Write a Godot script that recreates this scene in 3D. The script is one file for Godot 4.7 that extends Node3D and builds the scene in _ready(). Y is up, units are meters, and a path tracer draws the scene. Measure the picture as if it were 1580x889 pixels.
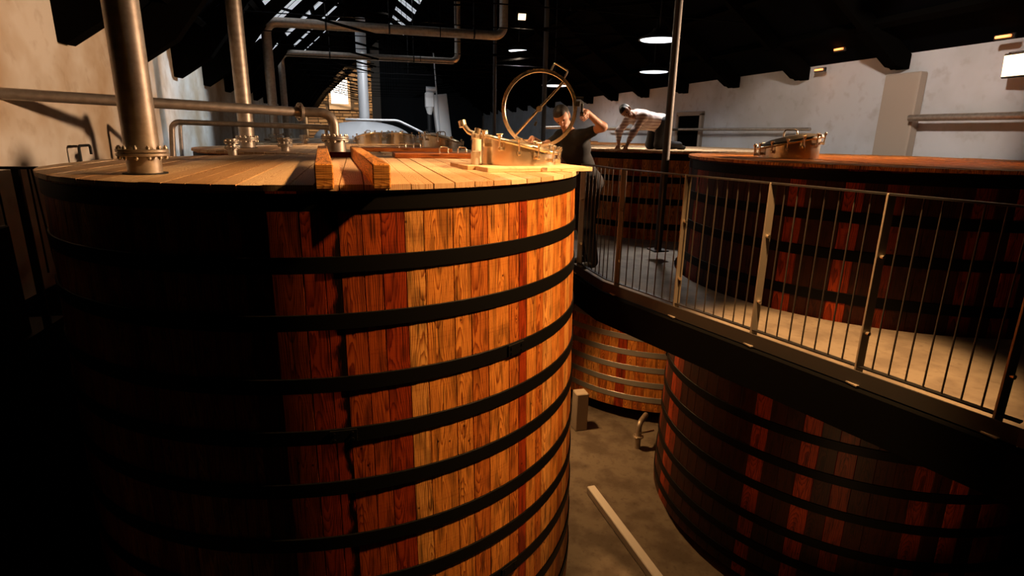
extends Node3D

const LID := 4.70          # top of the front row of vats
const LID_B := 4.77       # top of the far row of vats
const DECK := 3.45         # raised walkway
const XL := -3.0           # left wall
const XR := 8.4            # right wall
const ZF := -42.0          # gable wall
const ZN := 3.0            # wall behind the camera
const RIDGE_X := 2.0
const RIDGE_Y := 10.9
const EAVE_L := 6.35
const EAVE_R := 6.30

var M := {}                # materials
var counts := {}
var rng := RandomNumberGenerator.new()
var wood_tex: Array = []

# ---------------------------------------------------------------- mesh builder
class MB:
	var st := SurfaceTool.new()
	func _init() -> void:
		st.begin(Mesh.PRIMITIVE_TRIANGLES)
	func tri(a: Vector3, b: Vector3, c: Vector3, na: Vector3, nb: Vector3, nc: Vector3, ua := Vector2.ZERO, ub := Vector2.ZERO, uc := Vector2.ZERO) -> void:
		var g := (b - a).cross(c - a)
		if g.length_squared() < 1e-16:
			return
		if g.dot(na + nb + nc) > 0.0:
			var t := b; b = c; c = t
			var tn := nb; nb = nc; nc = tn
			var tu := ub; ub = uc; uc = tu
		st.set_normal(na); st.set_uv(ua); st.add_vertex(a)
		st.set_normal(nb); st.set_uv(ub); st.add_vertex(b)
		st.set_normal(nc); st.set_uv(uc); st.add_vertex(c)
	func quad(a: Vector3, b: Vector3, c: Vector3, d: Vector3, n: Vector3, ua := Vector2.ZERO, ub := Vector2.ZERO, uc := Vector2.ZERO, ud := Vector2.ZERO) -> void:
		tri(a, b, c, n, n, n, ua, ub, uc)
		tri(a, c, d, n, n, n, ua, uc, ud)
	func quadn(a: Vector3, b: Vector3, c: Vector3, d: Vector3, na: Vector3, nb: Vector3, nc: Vector3, nd: Vector3, ua := Vector2.ZERO, ub := Vector2.ZERO, uc := Vector2.ZERO, ud := Vector2.ZERO) -> void:
		tri(a, b, c, na, nb, nc, ua, ub, uc)
		tri(a, c, d, na, nc, nd, ua, uc, ud)
	# box with chamfered edges; uv runs along the longest side
	func box(c: Vector3, s: Vector3, basis := Basis.IDENTITY, ch := 0.0) -> void:
		var h := s * 0.5
		ch = minf(ch, minf(h.x, minf(h.y, h.z)) * 0.9)
		var ax := [Vector3.RIGHT, Vector3.UP, Vector3.BACK]
		var long := s.max_axis_index()
		for i in 3:
			var j := (i + 1) % 3
			var k := (i + 2) % 3
			for sg in [-1.0, 1.0]:
				var n: Vector3 = ax[i] * sg
				var hj := h[j] - ch
				var hk := h[k] - ch
				var p := []
				var uv := []
				for q in [[-1, -1], [1, -1], [1, 1], [-1, 1]]:
					var v: Vector3 = n * h[i] + ax[j] * hj * q[0] + ax[k] * hk * q[1]
					p.append(c + basis * v)
					var across: float = v[j] if (k == long) else v[k]
					var along: float = v[long] if long != i else v[j]
					uv.append(Vector2(across / 0.24 + 0.43, along / 4.2 + 0.37))
				quad(p[0], p[1], p[2], p[3], basis * n, uv[0], uv[1], uv[2], uv[3])
		if ch > 0.0:
			for i in 3:
				var j := (i + 1) % 3
				var k := (i + 2) % 3
				for sj in [-1.0, 1.0]:
					for sk in [-1.0, 1.0]:
						var n: Vector3 = (ax[j] * sj + ax[k] * sk).normalized()
						var p := []
						for q in [[-1, 0], [1, 0], [1, 1], [-1, 1]]:
							var v: Vector3 = ax[i] * (h[i] - ch) * q[0]
							if q[1] == 0:
								v += ax[j] * sj * h[j] + ax[k] * sk * (h[k] - ch)
							else:
								v += ax[j] * sj * (h[j] - ch) + ax[k] * sk * h[k]
							p.append(c + basis * v)
						var w := Vector2(0.3, 0.3)
						quad(p[0], p[1], p[2], p[3], basis * n, w, w + Vector2(0, 0.3), w + Vector2(0.02, 0.3), w + Vector2(0.02, 0))
			for sx in [-1.0, 1.0]:
				for sy in [-1.0, 1.0]:
					for sz in [-1.0, 1.0]:
						var n := Vector3(sx, sy, sz).normalized()
						var a := Vector3(sx * h.x, sy * (h.y - ch), sz * (h.z - ch))
						var b := Vector3(sx * (h.x - ch), sy * h.y, sz * (h.z - ch))
						var d := Vector3(sx * (h.x - ch), sy * (h.y - ch), sz * h.z)
						tri(c + basis * a, c + basis * b, c + basis * d, basis * n, basis * n, basis * n)
	func bar(a: Vector3, b: Vector3, w: float, t: float, side := Vector3.RIGHT, ch := 0.0) -> void:
		var y := (b - a).normalized()
		var x := (side - y * side.dot(y)).normalized()
		var z := x.cross(y)
		box((a + b) * 0.5, Vector3(w, a.distance_to(b), t), Basis(x, y, z), ch)
	# round bar through points
	func tube(path: Array, r: float, seg := 16, r_end := -1.0) -> void:
		var n := path.size()
		var prev := Vector3.UP
		var rings := []
		var norms := []
		for i in n:
			var d: Vector3
			if i == 0:
				d = path[1] - path[0]
			elif i == n - 1:
				d = path[n - 1] - path[n - 2]
			else:
				d = (path[i + 1] - path[i]).normalized() + (path[i] - path[i - 1]).normalized()
			d = d.normalized()
			if i == 0:
				prev = d.cross(Vector3.RIGHT if absf(d.x) < 0.8 else Vector3.FORWARD).normalized()
			prev = (prev - d * prev.dot(d)).normalized()
			var o := d.cross(prev)
			var rr := r
			if r_end >= 0.0:
				rr = lerpf(r, r_end, float(i) / (n - 1))
			var ring := []
			var nr := []
			for s in seg + 1:
				var a := TAU * s / seg
				var v := prev * cos(a) + o * sin(a)
				ring.append(path[i] + v * rr)
				nr.append(v)
			rings.append(ring); norms.append(nr)
		for i in n - 1:
			for s in seg:
				quadn(rings[i][s], rings[i][s + 1], rings[i + 1][s + 1], rings[i + 1][s], norms[i][s], norms[i][s + 1], norms[i + 1][s + 1], norms[i + 1][s])
		for e in [0, n - 1]:
			var nn: Vector3 = (path[0] - path[1]).normalized() if e == 0 else (path[n - 1] - path[n - 2]).normalized()
			for s in seg:
				tri(path[e], rings[e][s], rings[e][s + 1], nn, nn, nn)
	func cyl(a: Vector3, b: Vector3, r: float, seg := 12) -> void:
		tube([a, b], r, seg)
	# profile of (radius, height) turned about the local y axis
	func lathe(prof: Array, xf: Transform3D, seg := 32, smooth := false, closed := false) -> void:
		var m := prof.size()
		for i in (m if closed else m - 1):
			var p: Vector2 = prof[i]
			var q: Vector2 = prof[(i + 1) % m]
			var t := (q - p).normalized()
			var n2 := Vector2(t.y, -t.x)
			var np := n2
			var nq := n2
			if smooth:
				if i > 0:
					var tt: Vector2 = (q - prof[i - 1]).normalized()
					np = Vector2(tt.y, -tt.x)
				if i < m - 2:
					var tt: Vector2 = (prof[i + 2] - p).normalized()
					nq = Vector2(tt.y, -tt.x)
			for s in seg:
				var a := TAU * s / seg
				var b := TAU * (s + 1) / seg
				var ca := Vector3(sin(a), 0, cos(a))
				var cb := Vector3(sin(b), 0, cos(b))
				quadn(xf * (ca * p.x + Vector3(0, p.y, 0)), xf * (cb * p.x + Vector3(0, p.y, 0)), xf * (cb * q.x + Vector3(0, q.y, 0)), xf * (ca * q.x + Vector3(0, q.y, 0)),
					xf.basis * (ca * np.x + Vector3(0, np.y, 0)), xf.basis * (cb * np.x + Vector3(0, np.y, 0)), xf.basis * (cb * nq.x + Vector3(0, nq.y, 0)), xf.basis * (ca * nq.x + Vector3(0, nq.y, 0)))
	# outline in (x, z) raised from y0 to y1
	func prism(poly: PackedVector2Array, y0: float, y1: float, uvo := Vector2.ZERO, xf := Transform3D.IDENTITY) -> void:
		var idx := Geometry2D.triangulate_polygon(poly)
		for i in range(0, idx.size(), 3):
			for lv in [[y0, Vector3.DOWN], [y1, Vector3.UP]]:
				var v := []
				var u := []
				for k in 3:
					var p := poly[idx[i + k]]
					v.append(xf * Vector3(p.x, lv[0], p.y))
					u.append(Vector2((p.x - uvo.x) / 0.24, (p.y - uvo.y) / 4.2))
				var nn: Vector3 = xf.basis * lv[1]
				tri(v[0], v[1], v[2], nn, nn, nn, u[0], u[1], u[2])
		var cen := Vector2.ZERO
		for p in poly:
			cen += p
		cen /= poly.size()
		for i in poly.size():
			var p := poly[i]
			var q := poly[(i + 1) % poly.size()]
			var t := (q - p).normalized()
			var n := Vector2(t.y, -t.x)
			if n.dot((p + q) * 0.5 - cen) < 0.0:
				n = -n
			var ua := Vector2((p.x - uvo.x) / 0.24, (p.y - uvo.y) / 4.2)
			var ub := Vector2((q.x - uvo.x) / 0.24, (q.y - uvo.y) / 4.2)
			quad(xf * Vector3(p.x, y0, p.y), xf * Vector3(q.x, y0, q.y), xf * Vector3(q.x, y1, q.y), xf * Vector3(p.x, y1, p.y), xf.basis * Vector3(n.x, 0, n.y), ua, ub, ub + Vector2(0, 0.01), ua + Vector2(0, 0.01))
	func done(mat: Material) -> ArrayMesh:
		var m := st.commit()
		if m.get_surface_count() > 0:
			m.surface_set_material(0, mat)
		return m

# ---------------------------------------------------------------- scene helpers
func numbered(parent: Node, called: String) -> String:
	var key := str(parent.get_instance_id()) + called
	var n: int = counts.get(key, 0)
	counts[key] = n + 1
	return called if n == 0 else "%s_%03d" % [called, n]

func put(called: String, shape, mat: Material, parent: Node = self) -> MeshInstance3D:
	var o := MeshInstance3D.new()
	o.mesh = shape.done(mat) if shape is MB else shape
	if not (shape is MB) and mat != null:
		o.material_override = mat
	o.name = numbered(parent, called)
	o.cast_shadow = GeometryInstance3D.SHADOW_CASTING_SETTING_ON
	parent.add_child(o, true)
	return o

func tag(o: Node, label: String, category: String, group := "") -> Node:
	o.set_meta("label", label)
	o.set_meta("category", category)
	if group != "":
		o.set_meta("group", group)
	return o

func thing(called: String, label: String, category: String, at := Vector3.ZERO, group := "") -> Node3D:
	var o := Node3D.new()
	o.name = numbered(self, called)
	add_child(o, true)
	o.position = at
	tag(o, label, category, group)
	return o

func struct(called: String, shape, mat: Material, label := "", parent: Node = self) -> MeshInstance3D:
	var o := put(called, shape, mat, parent)
	if parent == self:
		o.set_meta("kind", "structure")
		if label != "":
			tag(o, label, called.split("_")[0])
	return o

func bend(pts: Array, r: float, n := 8) -> Array:
	var out := [pts[0]]
	for i in range(1, pts.size() - 1):
		var a: Vector3 = (pts[i - 1] - pts[i]).normalized()
		var b: Vector3 = (pts[i + 1] - pts[i]).normalized()
		var p0: Vector3 = pts[i] + a * r
		var p2: Vector3 = pts[i] + b * r
		var c: Vector3 = pts[i] + (a + b) * r
		for k in n + 1:
			var t := float(k) / n * PI / 2
			out.append(c + (p0 - c) * cos(t) + (p2 - c) * sin(t))
	out.append(pts[-1])
	return out

# ---------------------------------------------------------------- materials
func col(r: float, g: float, b: float) -> Color:
	return Color(r, g, b).linear_to_srgb()

func mat(c: Color, rough := 0.7, metal := 0.0, tex: Texture2D = null, spec := 0.5) -> StandardMaterial3D:
	var m := StandardMaterial3D.new()
	m.albedo_color = c
	m.roughness = rough
	m.metallic = metal
	m.metallic_specular = spec
	if tex:
		m.albedo_texture = tex
	return m

func glow(c: Color, e: float) -> StandardMaterial3D:
	var m := mat(Color(0.8, 0.8, 0.8), 0.6)
	m.emission_enabled = true
	m.emission = c
	m.emission_energy_multiplier = e
	return m

func wood_image(sd: int, stain := 0.0, pale := false) -> ImageTexture:
	var w := 160
	var h := 1280
	var rg := RandomNumberGenerator.new()
	rg.seed = sd * 77 + 5
	var nz := FastNoiseLite.new()
	nz.seed = sd
	nz.noise_type = FastNoiseLite.TYPE_SIMPLEX
	nz.frequency = 1.0
	nz.fractal_type = FastNoiseLite.FRACTAL_NONE
	var cx := rg.randf_range(0.05, 0.13)
	var d0 := rg.randf_range(0.012, 0.05)
	var ring := rg.randf_range(0.0085, 0.012)
	var knots := []
	for k in 4:
		knots.append(Vector2(rg.randf_range(0.02, 0.16), rg.randf_range(0.1, 4.1)))
	var stain_x := 0.09
	var data := PackedByteArray()
	data.resize(w * h * 3)
	var i := 0
	for y in h:
		var Y := 4.2 * y / h
		var off := 0.018 * nz.get_noise_1d(Y * 1.1) + cx
		var d := d0 + 0.035 * nz.get_noise_1d(Y * 0.9 + 40.0) + 0.005 * nz.get_noise_1d(Y * 3.0 + 90.0)
		var band := 0.06 * nz.get_noise_1d(Y * 6.0 + 7.0)
		var saw := 0.0
		if nz.get_noise_1d(Y * 55.0 + 300.0) > 0.62:
			saw = 0.14
		for x in w:
			var X := 0.24 * x / w
			var bx := X - off
			var j := 0.0013 * nz.get_noise_2d(X * 50.0, Y * 3.0)
			var rr := sqrt(bx * bx + d * d) + j
			var kn := 0.0
			for k in knots:
				var dx: float = (X - k.x) * 1.0
				var dy: float = (Y - k.y) * 0.35
				var q := dx * dx + dy * dy
				if q < 0.0012:
					rr += 0.010 * exp(-q / 0.00022)
					var dk: float = (X - k.x) * (X - k.x) + (Y - k.y) * (Y - k.y) * 0.7
					kn = maxf(kn, exp(-dk / 0.00003))
			var ph := fposmod(rr / ring, 1.0)
			var late := ph * ph * ph
			if ph > 0.93:
				late *= (1.0 - ph) / 0.07
			var fine := nz.get_noise_2d(X * 420.0, Y * 9.0 + 20.0)
			var streak := smoothstep(0.55, 0.85, nz.get_noise_2d(X * 70.0 + 500.0, Y * 1.6))
			var dirt := 1.0 - 0.35 * streak - 0.20 * smoothstep(0.3, 0.8, nz.get_noise_2d(X * 9.0 + 80.0, Y * 2.2 + 33.0)) - 0.5 * kn
			late = clampf(late * 0.95 + fine * 0.13 + band + kn + saw * (0.5 + fine), 0.0, 1.0)
			if stain > 0.0:
				var sx := stain_x + 0.02 * nz.get_noise_1d(Y * 3.0 + 11.0)
				var wd := 0.034 + 0.022 * nz.get_noise_1d(Y * 5.0 + 60.0)
				late = clampf(late, 0.0, 1.0)
				var s := stain * smoothstep(1.3, 0.6, absf(X - sx) / maxf(wd, 0.004) + 0.5 * fine)
				var dark := 1.0 - 0.88 * s
				data[i] = int(255.0 * lerpf(0.95, 0.56, late) * dark)
				data[i + 1] = int(255.0 * lerpf(0.78, 0.34, late) * dark)
				data[i + 2] = int(255.0 * lerpf(0.56, 0.18, late) * dark)
			elif pale:
				data[i] = int(255.0 * lerpf(0.93, 0.70, late))
				data[i + 1] = int(255.0 * lerpf(0.83, 0.52, late))
				data[i + 2] = int(255.0 * lerpf(0.69, 0.36, late))
			else:
				data[i] = int(255.0 * lerpf(0.95, 0.47, late) * dirt)
				data[i + 1] = int(255.0 * lerpf(0.79, 0.25, late) * dirt)
				data[i + 2] = int(255.0 * lerpf(0.56, 0.12, late) * dirt)
			i += 3
	return ImageTexture.create_from_image(Image.create_from_data(w, h, false, Image.FORMAT_RGB8, data))

func mottled(sd: int, a: Color, b: Color, c: Color, n := 384, f := 0.012) -> ImageTexture:
	var nz := FastNoiseLite.new()
	nz.seed = sd
	nz.frequency = f
	nz.fractal_octaves = 5
	var src := nz.get_seamless_image(n, n)
	nz.seed = sd + 9
	nz.frequency = f * 5.0
	var fine := nz.get_seamless_image(n, n)
	src.convert(Image.FORMAT_L8)
	fine.convert(Image.FORMAT_L8)
	var p := src.get_data()
	var q := fine.get_data()
	var data := PackedByteArray()
	data.resize(n * n * 3)
	for i in n * n:
		var t := p[i] / 255.0
		var u := q[i] / 255.0
		var k := a.lerp(b, clampf((t - 0.35) * 2.2, 0.0, 1.0)).lerp(c, clampf((u - 0.62) * 2.5, 0.0, 1.0) * 0.4)
		data[i * 3] = k.r8
		data[i * 3 + 1] = k.g8
		data[i * 3 + 2] = k.b8
	return ImageTexture.create_from_image(Image.create_from_data(n, n, false, Image.FORMAT_RGB8, data))

func world_tex(m: StandardMaterial3D, scale: float) -> StandardMaterial3D:
	m.uv1_triplanar = true
	m.uv1_world_triplanar = true
	m.uv1_scale = Vector3.ONE * scale
	return m

func make_materials() -> void:
	for i in 7:
		wood_tex.append(wood_image(i + 3, 1.0 if i == 6 else 0.0))
	for i in 4:
		wood_tex.append(wood_image(i + 30, 0.0, true))
	var tints := {"light": Color(0.93, 0.80, 0.60), "gold": Color(0.90, 0.71, 0.46), "mid": Color(0.80, 0.56, 0.34), "red": Color(0.66, 0.31, 0.16), "dark": Color(0.50, 0.24, 0.13), "rust": Color(0.74, 0.42, 0.23), "shade": Color(0.24, 0.125, 0.07)}  # the last tint is wood darkened to stand in for shade
	for t in tints:
		for i in 7:
			M["%s%d" % [t, i]] = mat(tints[t], 0.5, 0.0, wood_tex[i], 0.35)
	for i in 4:
		for k in 3:
			M["lid%d" % (i * 3 + k)] = mat([Color(1, 1, 1), Color(0.92, 0.88, 0.84), Color(0.86, 0.80, 0.74)][k], 0.55, 0.0, wood_tex[7 + i], 0.3)
	M.hoop = mat(col(0.004, 0.004, 0.004), 0.5, 0.0, null, 0.2)
	M.galv = mat(col(0.42, 0.42, 0.40), 0.45, 0.7)
	M.steel = mat(col(0.50, 0.43, 0.36), 0.46, 0.75, mottled(21, Color(0.96, 0.96, 0.96), Color(0.86, 0.85, 0.83), Color(0.72, 0.70, 0.68)))
	world_tex(M.steel, 2.3)
	M.bright = mat(col(0.74, 0.64, 0.50), 0.27, 0.9)
	M.satin = mat(col(0.62, 0.62, 0.62), 0.45, 0.3)
	M.darkiron = mat(col(0.012, 0.012, 0.012), 0.55, 0.3)
	M.barsteel = mat(col(0.06, 0.05, 0.042), 0.5, 0.3)
	M.railpaint = mat(col(0.015, 0.015, 0.016), 0.45)
	M.railsteel = mat(col(0.36, 0.31, 0.25), 0.45, 0.4)
	M.plaster = world_tex(mat(Color.WHITE, 0.95, 0.0, mottled(31, Color(0.85, 0.82, 0.77), Color(0.72, 0.63, 0.52), Color(0.60, 0.50, 0.40), 512, 0.005), 0.1), 0.22)
	M.plaster2 = world_tex(mat(Color(0.93, 0.95, 0.98), 0.95, 0.0, mottled(37, Color(0.84, 0.83, 0.82), Color(0.78, 0.77, 0.75), Color(0.62, 0.58, 0.53), 512, 0.006), 0.1), 0.2)
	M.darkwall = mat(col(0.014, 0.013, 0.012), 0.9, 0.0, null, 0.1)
	M.pilaster = mat(col(0.40, 0.34, 0.28), 0.95, 0.0, null, 0.1)
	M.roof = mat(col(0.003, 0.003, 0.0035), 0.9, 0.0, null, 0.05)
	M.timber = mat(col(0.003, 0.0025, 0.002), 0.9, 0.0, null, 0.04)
	M.rod = mat(col(0.004, 0.004, 0.004), 0.8, 0.0, null, 0.1)
	M.poststeel = mat(col(0.035, 0.032, 0.029), 0.6)
	M.concrete = world_tex(mat(Color.WHITE, 0.75, 0.0, mottled(41, Color(0.45, 0.41, 0.36), Color(0.36, 0.32, 0.28), Color(0.24, 0.20, 0.17)), 0.3), 0.4)
	M.deck = world_tex(mat(Color.WHITE, 0.6, 0.0, mottled(43, Color(0.56, 0.52, 0.47), Color(0.48, 0.44, 0.40), Color(0.33, 0.29, 0.25)), 0.3), 0.5)
	M.stone = mat(col(0.21, 0.15, 0.09), 0.95)
	M.stone2 = mat(col(0.14, 0.095, 0.06), 0.95)
	M.mortar = mat(col(0.05, 0.04, 0.032), 0.95)
	M.cladding = mat(col(0.020, 0.025, 0.030), 0.6)
	M.whitepaint = mat(col(0.72, 0.70, 0.67), 0.5)
	M.rubber = mat(col(0.01, 0.01, 0.01), 0.8)
	M.glasslight = glow(Color(1.0, 0.98, 0.94), 3.0)
	M.rooflight = glow(Color(0.93, 0.96, 1.0), 0.55)
	M.ledface = glow(Color(0.95, 0.97, 1.0), 2.2)
	M.warmface = glow(Color(1.0, 0.86, 0.66), 3.0)
	M.amber = glow(Color(1.0, 0.55, 0.2), 1.6)
	M.skin = mat(col(0.50, 0.25, 0.15), 0.55)
	M.hair = mat(col(0.012, 0.008, 0.006), 0.6)
	M.shirt = mat(col(0.012, 0.014, 0.017), 0.9)
	M.trousers = mat(col(0.015, 0.016, 0.02), 0.9)
	var im := Image.create(64, 64, false, Image.FORMAT_RGB8)
	for y in 64:
		for x in 64:
			im.set_pixel(x, y, Color(0.86, 0.80, 0.78) if y % 16 < 9 else Color(0.66, 0.56, 0.55))
	M.stripes = world_tex(mat(Color.WHITE, 0.9, 0.0, ImageTexture.create_from_image(im)), 5.0)
	M.eye = mat(col(0.03, 0.02, 0.015), 0.2)

# ---------------------------------------------------------------- vats
func stave_shape(a0: float, a1: float, y0: float, y1: float, rb: float, rt: float, uo: float) -> MB:
	var b := MB.new()
	var g := minf(0.004 / rt, (a1 - a0) * 0.1)
	var am := (a0 + a1) * 0.5
	var an := [a0, a0 + g, am, a1 - g, a1]
	var dr := [-0.006, 0.0, 0.0012, 0.0, -0.006]
	var P := func(a: float, r: float, y: float) -> Vector3: return Vector3(sin(a) * r, y, cos(a) * r)
	for i in 4:
		var na := Vector3(sin(an[i]), 0, cos(an[i]))
		var nb := Vector3(sin(an[i + 1]), 0, cos(an[i + 1]))
		if i == 0:
			na = Vector3(sin(an[0] - 0.9), 0, cos(an[0] - 0.9)); nb = na
		elif i == 3:
			na = Vector3(sin(an[4] + 0.9), 0, cos(an[4] + 0.9)); nb = na
		else:
			na = na.lerp(Vector3(sin(am), 0, cos(am)), 0.5).normalized()
			nb = nb.lerp(Vector3(sin(am), 0, cos(am)), 0.5).normalized()
		var u0: float = uo + (an[i] - a0) * rt / 0.24
		var u1: float = uo + (an[i + 1] - a0) * rt / 0.24
		b.quadn(P.call(an[i], rb + dr[i], y0), P.call(an[i + 1], rb + dr[i + 1], y0), P.call(an[i + 1], rt + dr[i + 1], y1), P.call(an[i], rt + dr[i], y1), na, nb, nb, na,
			Vector2(u0, y0 / 4.2), Vector2(u1, y0 / 4.2), Vector2(u1, y1 / 4.2), Vector2(u0, y1 / 4.2))
	b.quad(P.call(a0, rt, y1), P.call(a1, rt, y1), P.call(a1, rt - 0.06, y1), P.call(a0, rt - 0.06, y1), Vector3.UP, Vector2(0.2, 0.2), Vector2(0.3, 0.2), Vector2(0.3, 0.22), Vector2(0.2, 0.22))
	b.quad(P.call(a0, rt - 0.06, y1), P.call(a1, rt - 0.06, y1), P.call(a1, rb - 0.06, y0), P.call(a0, rb - 0.06, y0), -Vector3(sin(am), 0, cos(am)))
	b.quad(P.call(a0, rb, y0), P.call(a1, rb, y0), P.call(a1, rb - 0.06, y0), P.call(a0, rb - 0.06, y0), Vector3.DOWN)
	return b

const HOOPS := [4.60, 4.235, 3.885, 3.48, 3.13, 2.76, 2.355, 1.99, 1.62, 1.25, 0.85]

# a vat's own frame: y as in the world, origin on its axis. front: [[angle, tone, variant], ...] for the staves in plain view
func vat(at: Vector3, lid_y: float, label: String, front: Array, hoop_mat: Array, beams := false, aged := false, y0 := 0.62, hoops := HOOPS) -> Node3D:
	var t := thing("washback", label, "vat", Vector3(at.x, 0, at.z), "wooden washbacks")
	var dy := lid_y - LID
	var y1 := lid_y - 0.036
	var rt := 2.17
	var rb := 2.27
	var tones := ["mid", "gold", "red", "mid", "light", "dark", "gold", "mid", "red"]
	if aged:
		tones = ["shade", "red", "shade", "shade", "dark", "shade", "shade"]  # shade on the right row is put into these stave colours
	var edges := []
	for f in front:
		edges.append([deg_to_rad(f[0]), f[1], f[2]])
	if edges.is_empty():
		var n := 84
		var shared := []
		for v in 3:
			shared.append(stave_shape(-PI / n, PI / n, y0, y1, rb, rt, 0.02 + 0.08 * v).done(null))
		for i in n:
			var tone: String = tones[rng.randi() % tones.size()]
			var s := put("stave", shared[i % 3], M["%s%d" % [tone, rng.randi() % 6]], t)
			s.rotation.y = TAU * i / n
	else:
		var first: float = edges[0][0]
		var last: float = edges[-1][0]
		var rest := int(round((TAU - (last - first)) / 0.078))
		for k in range(1, rest):
			edges.append([last + (TAU - (last - first)) * k / rest, tones[rng.randi() % tones.size()], rng.randi() % 6])
		for i in edges.size():
			var a0: float = edges[i][0]
			var a1: float = edges[i + 1][0] if i + 1 < edges.size() else first + TAU
			if i == front.size() - 1:
				edges[i][1] = "mid"
			put("stave", stave_shape(a0, a1, y0, y1, rb, rt, rng.randf_range(0.0, 0.12)), M["%s%d" % [edges[i][1], edges[i][2]]], t)
	var b := MB.new()
	b.lathe([Vector2(0, 0), Vector2(rb - 0.06, 0), Vector2(rb - 0.06, 0.08), Vector2(0, 0.08)], Transform3D(Basis.IDENTITY, Vector3(0, y0 + 0.05, 0)), 48)
	put("bottom_board", b, M.dark1, t)
	for i in 6:
		var a := TAU * (i + 0.5) / 6
		b = MB.new()
		b.box(Vector3(sin(a) * 1.75, y0 / 2, cos(a) * 1.75), Vector3(0.32, y0, 0.32), Basis(Vector3.UP, a), 0.01)
		put("support_block", b, M.darkiron, t)
	var k := 0
	for hy in hoops:
		var yy: float = hy + dy
		var r := rt + (rb - rt) * (y1 - yy) / (y1 - y0)
		b = MB.new()
		b.lathe([Vector2(r - 0.002, -0.05), Vector2(r + 0.009, -0.05), Vector2(r + 0.012, -0.047), Vector2(r + 0.0105, 0.047), Vector2(r + 0.0075, 0.05), Vector2(r - 0.004, 0.05)], Transform3D(Basis.IDENTITY, Vector3(0, yy, 0)), 120)
		var hm: Material = hoop_mat[mini(k, hoop_mat.size() - 1)]
		var h := put("hoop", b, hm, t)
		var a := deg_to_rad([-150.0, 100.0, 150.0, 33.0, -0.5, 200.0, 120.0, -120.0, 31.0, 90.0, 0.0][k % 11])
		b = MB.new()
		var bs := Basis(Vector3.UP, a)
		var cc := Vector3(sin(a), 0, cos(a)) * (r + 0.016) + Vector3(0, yy, 0)
		b.box(cc, Vector3(0.17, 0.088, 0.010), bs, 0.003)
		for q in 4:
			var o := Vector3(-0.055 + 0.11 * (q % 2), -0.022 + 0.044 * (q / 2), 0.0)
			b.cyl(cc + bs * (o + Vector3(0, 0, 0.003)), cc + bs * (o + Vector3(0, 0, 0.012)), 0.009, 8)
		put("hoop_joint", b, hm, h)
		k += 1
	# lid of planks that run down the room
	var x := -2.2 + 0.055
	var w := 0.137
	var R := 2.2
	var xa := -R
	var i := 0
	while xa < R - 0.01:
		var xb := minf(x, R - 0.002)
		if R - xb < 0.04:
			xb = R - 0.002
		var poly := PackedVector2Array()
		var xs := []
		for q in 7:
			xs.append(lerpf(xa + 0.0035, xb - 0.0035, q / 6.0))
		if i == 0:
			xs[0] = -R
		for q in xs:
			poly.append(Vector2(q, sqrt(maxf(R * R - q * q, 0.0))))
		xs.reverse()
		for q in xs:
			if R * R - q * q > 1e-6:
				poly.append(Vector2(q, -sqrt(R * R - q * q)))
		b = MB.new()
		var lift := rng.randf_range(-0.003, 0.003)
		b.prism(poly, lid_y - 0.032, lid_y + lift, Vector2(xa - rng.randf_range(0.0, 0.4), rng.randf_range(0.0, 4.0)))
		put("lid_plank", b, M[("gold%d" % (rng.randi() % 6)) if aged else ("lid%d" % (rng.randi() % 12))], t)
		xa = xb
		x = xb + w
		i += 1
	if beams:
		for s in [[-0.175, -0.372], [0.135, -0.015]]:
			b = MB.new()
			var f := Vector3(s[0] - at.x, lid_y + 0.052, -3.345 - at.z)
			var e := Vector3(s[1] - at.x, lid_y + 0.052, -7.15 - at.z)
			var d := (f - e).normalized()
			var sx := Vector3.UP.cross(d)
			b.box((f + e) * 0.5, Vector3(0.10, 0.14, f.distance_to(e)), Basis(sx, Vector3.UP, d), 0.007)
			put("lid_beam", b, M.light3, t)
		b = MB.new()
		b.box(Vector3(-0.17 - at.x, lid_y + 0.03, -6.95 - at.z), Vector3(0.24, 0.06, 0.05), Basis.IDENTITY, 0.004)
		put("cross_block", b, M.red0, t)
	return t

# ---------------------------------------------------------------- pipes
func flange(parent: Node, at: Vector3, axis: Vector3, r: float, ro: float, bolts: int, m: Material) -> void:
	var y := axis.normalized()
	var x := y.cross(Vector3.FORWARD if absf(y.z) < 0.8 else Vector3.UP).normalized()
	var xf := Transform3D(Basis(x, y, x.cross(y)), at)
	var th := ro * 0.13
	var b := MB.new()
	for s in [-1.0, 1.0]:
		var c: float = s * th * 0.62
		b.lathe([Vector2(r * 0.9, c - th / 2), Vector2(ro - 0.003, c - th / 2), Vector2(ro, c - th / 2 + 0.003), Vector2(ro, c + th / 2 - 0.003), Vector2(ro - 0.003, c + th / 2), Vector2(r * 0.9, c + th / 2)], xf, 36)
	var f := put("flange", b, m, parent)
	b = MB.new()
	for i in bolts:
		var a := TAU * i / bolts
		var p := Vector3(sin(a), 0, cos(a)) * (r + ro) * 0.53
		b.cyl(xf * (p + Vector3(0, -th * 2.3, 0)), xf * (p + Vector3(0, th * 2.3, 0)), ro * 0.045, 6)
		b.cyl(xf * (p + Vector3(0, th * 1.15, 0)), xf * (p + Vector3(0, th * 1.9, 0)), ro * 0.09, 6)
		b.cyl(xf * (p - Vector3(0, th * 1.15, 0)), xf * (p - Vector3(0, th * 1.9, 0)), ro * 0.09, 6)
	var bo := put("bolts", b, M.bright, f)
	bo.set_meta("kind", "stuff")

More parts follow.
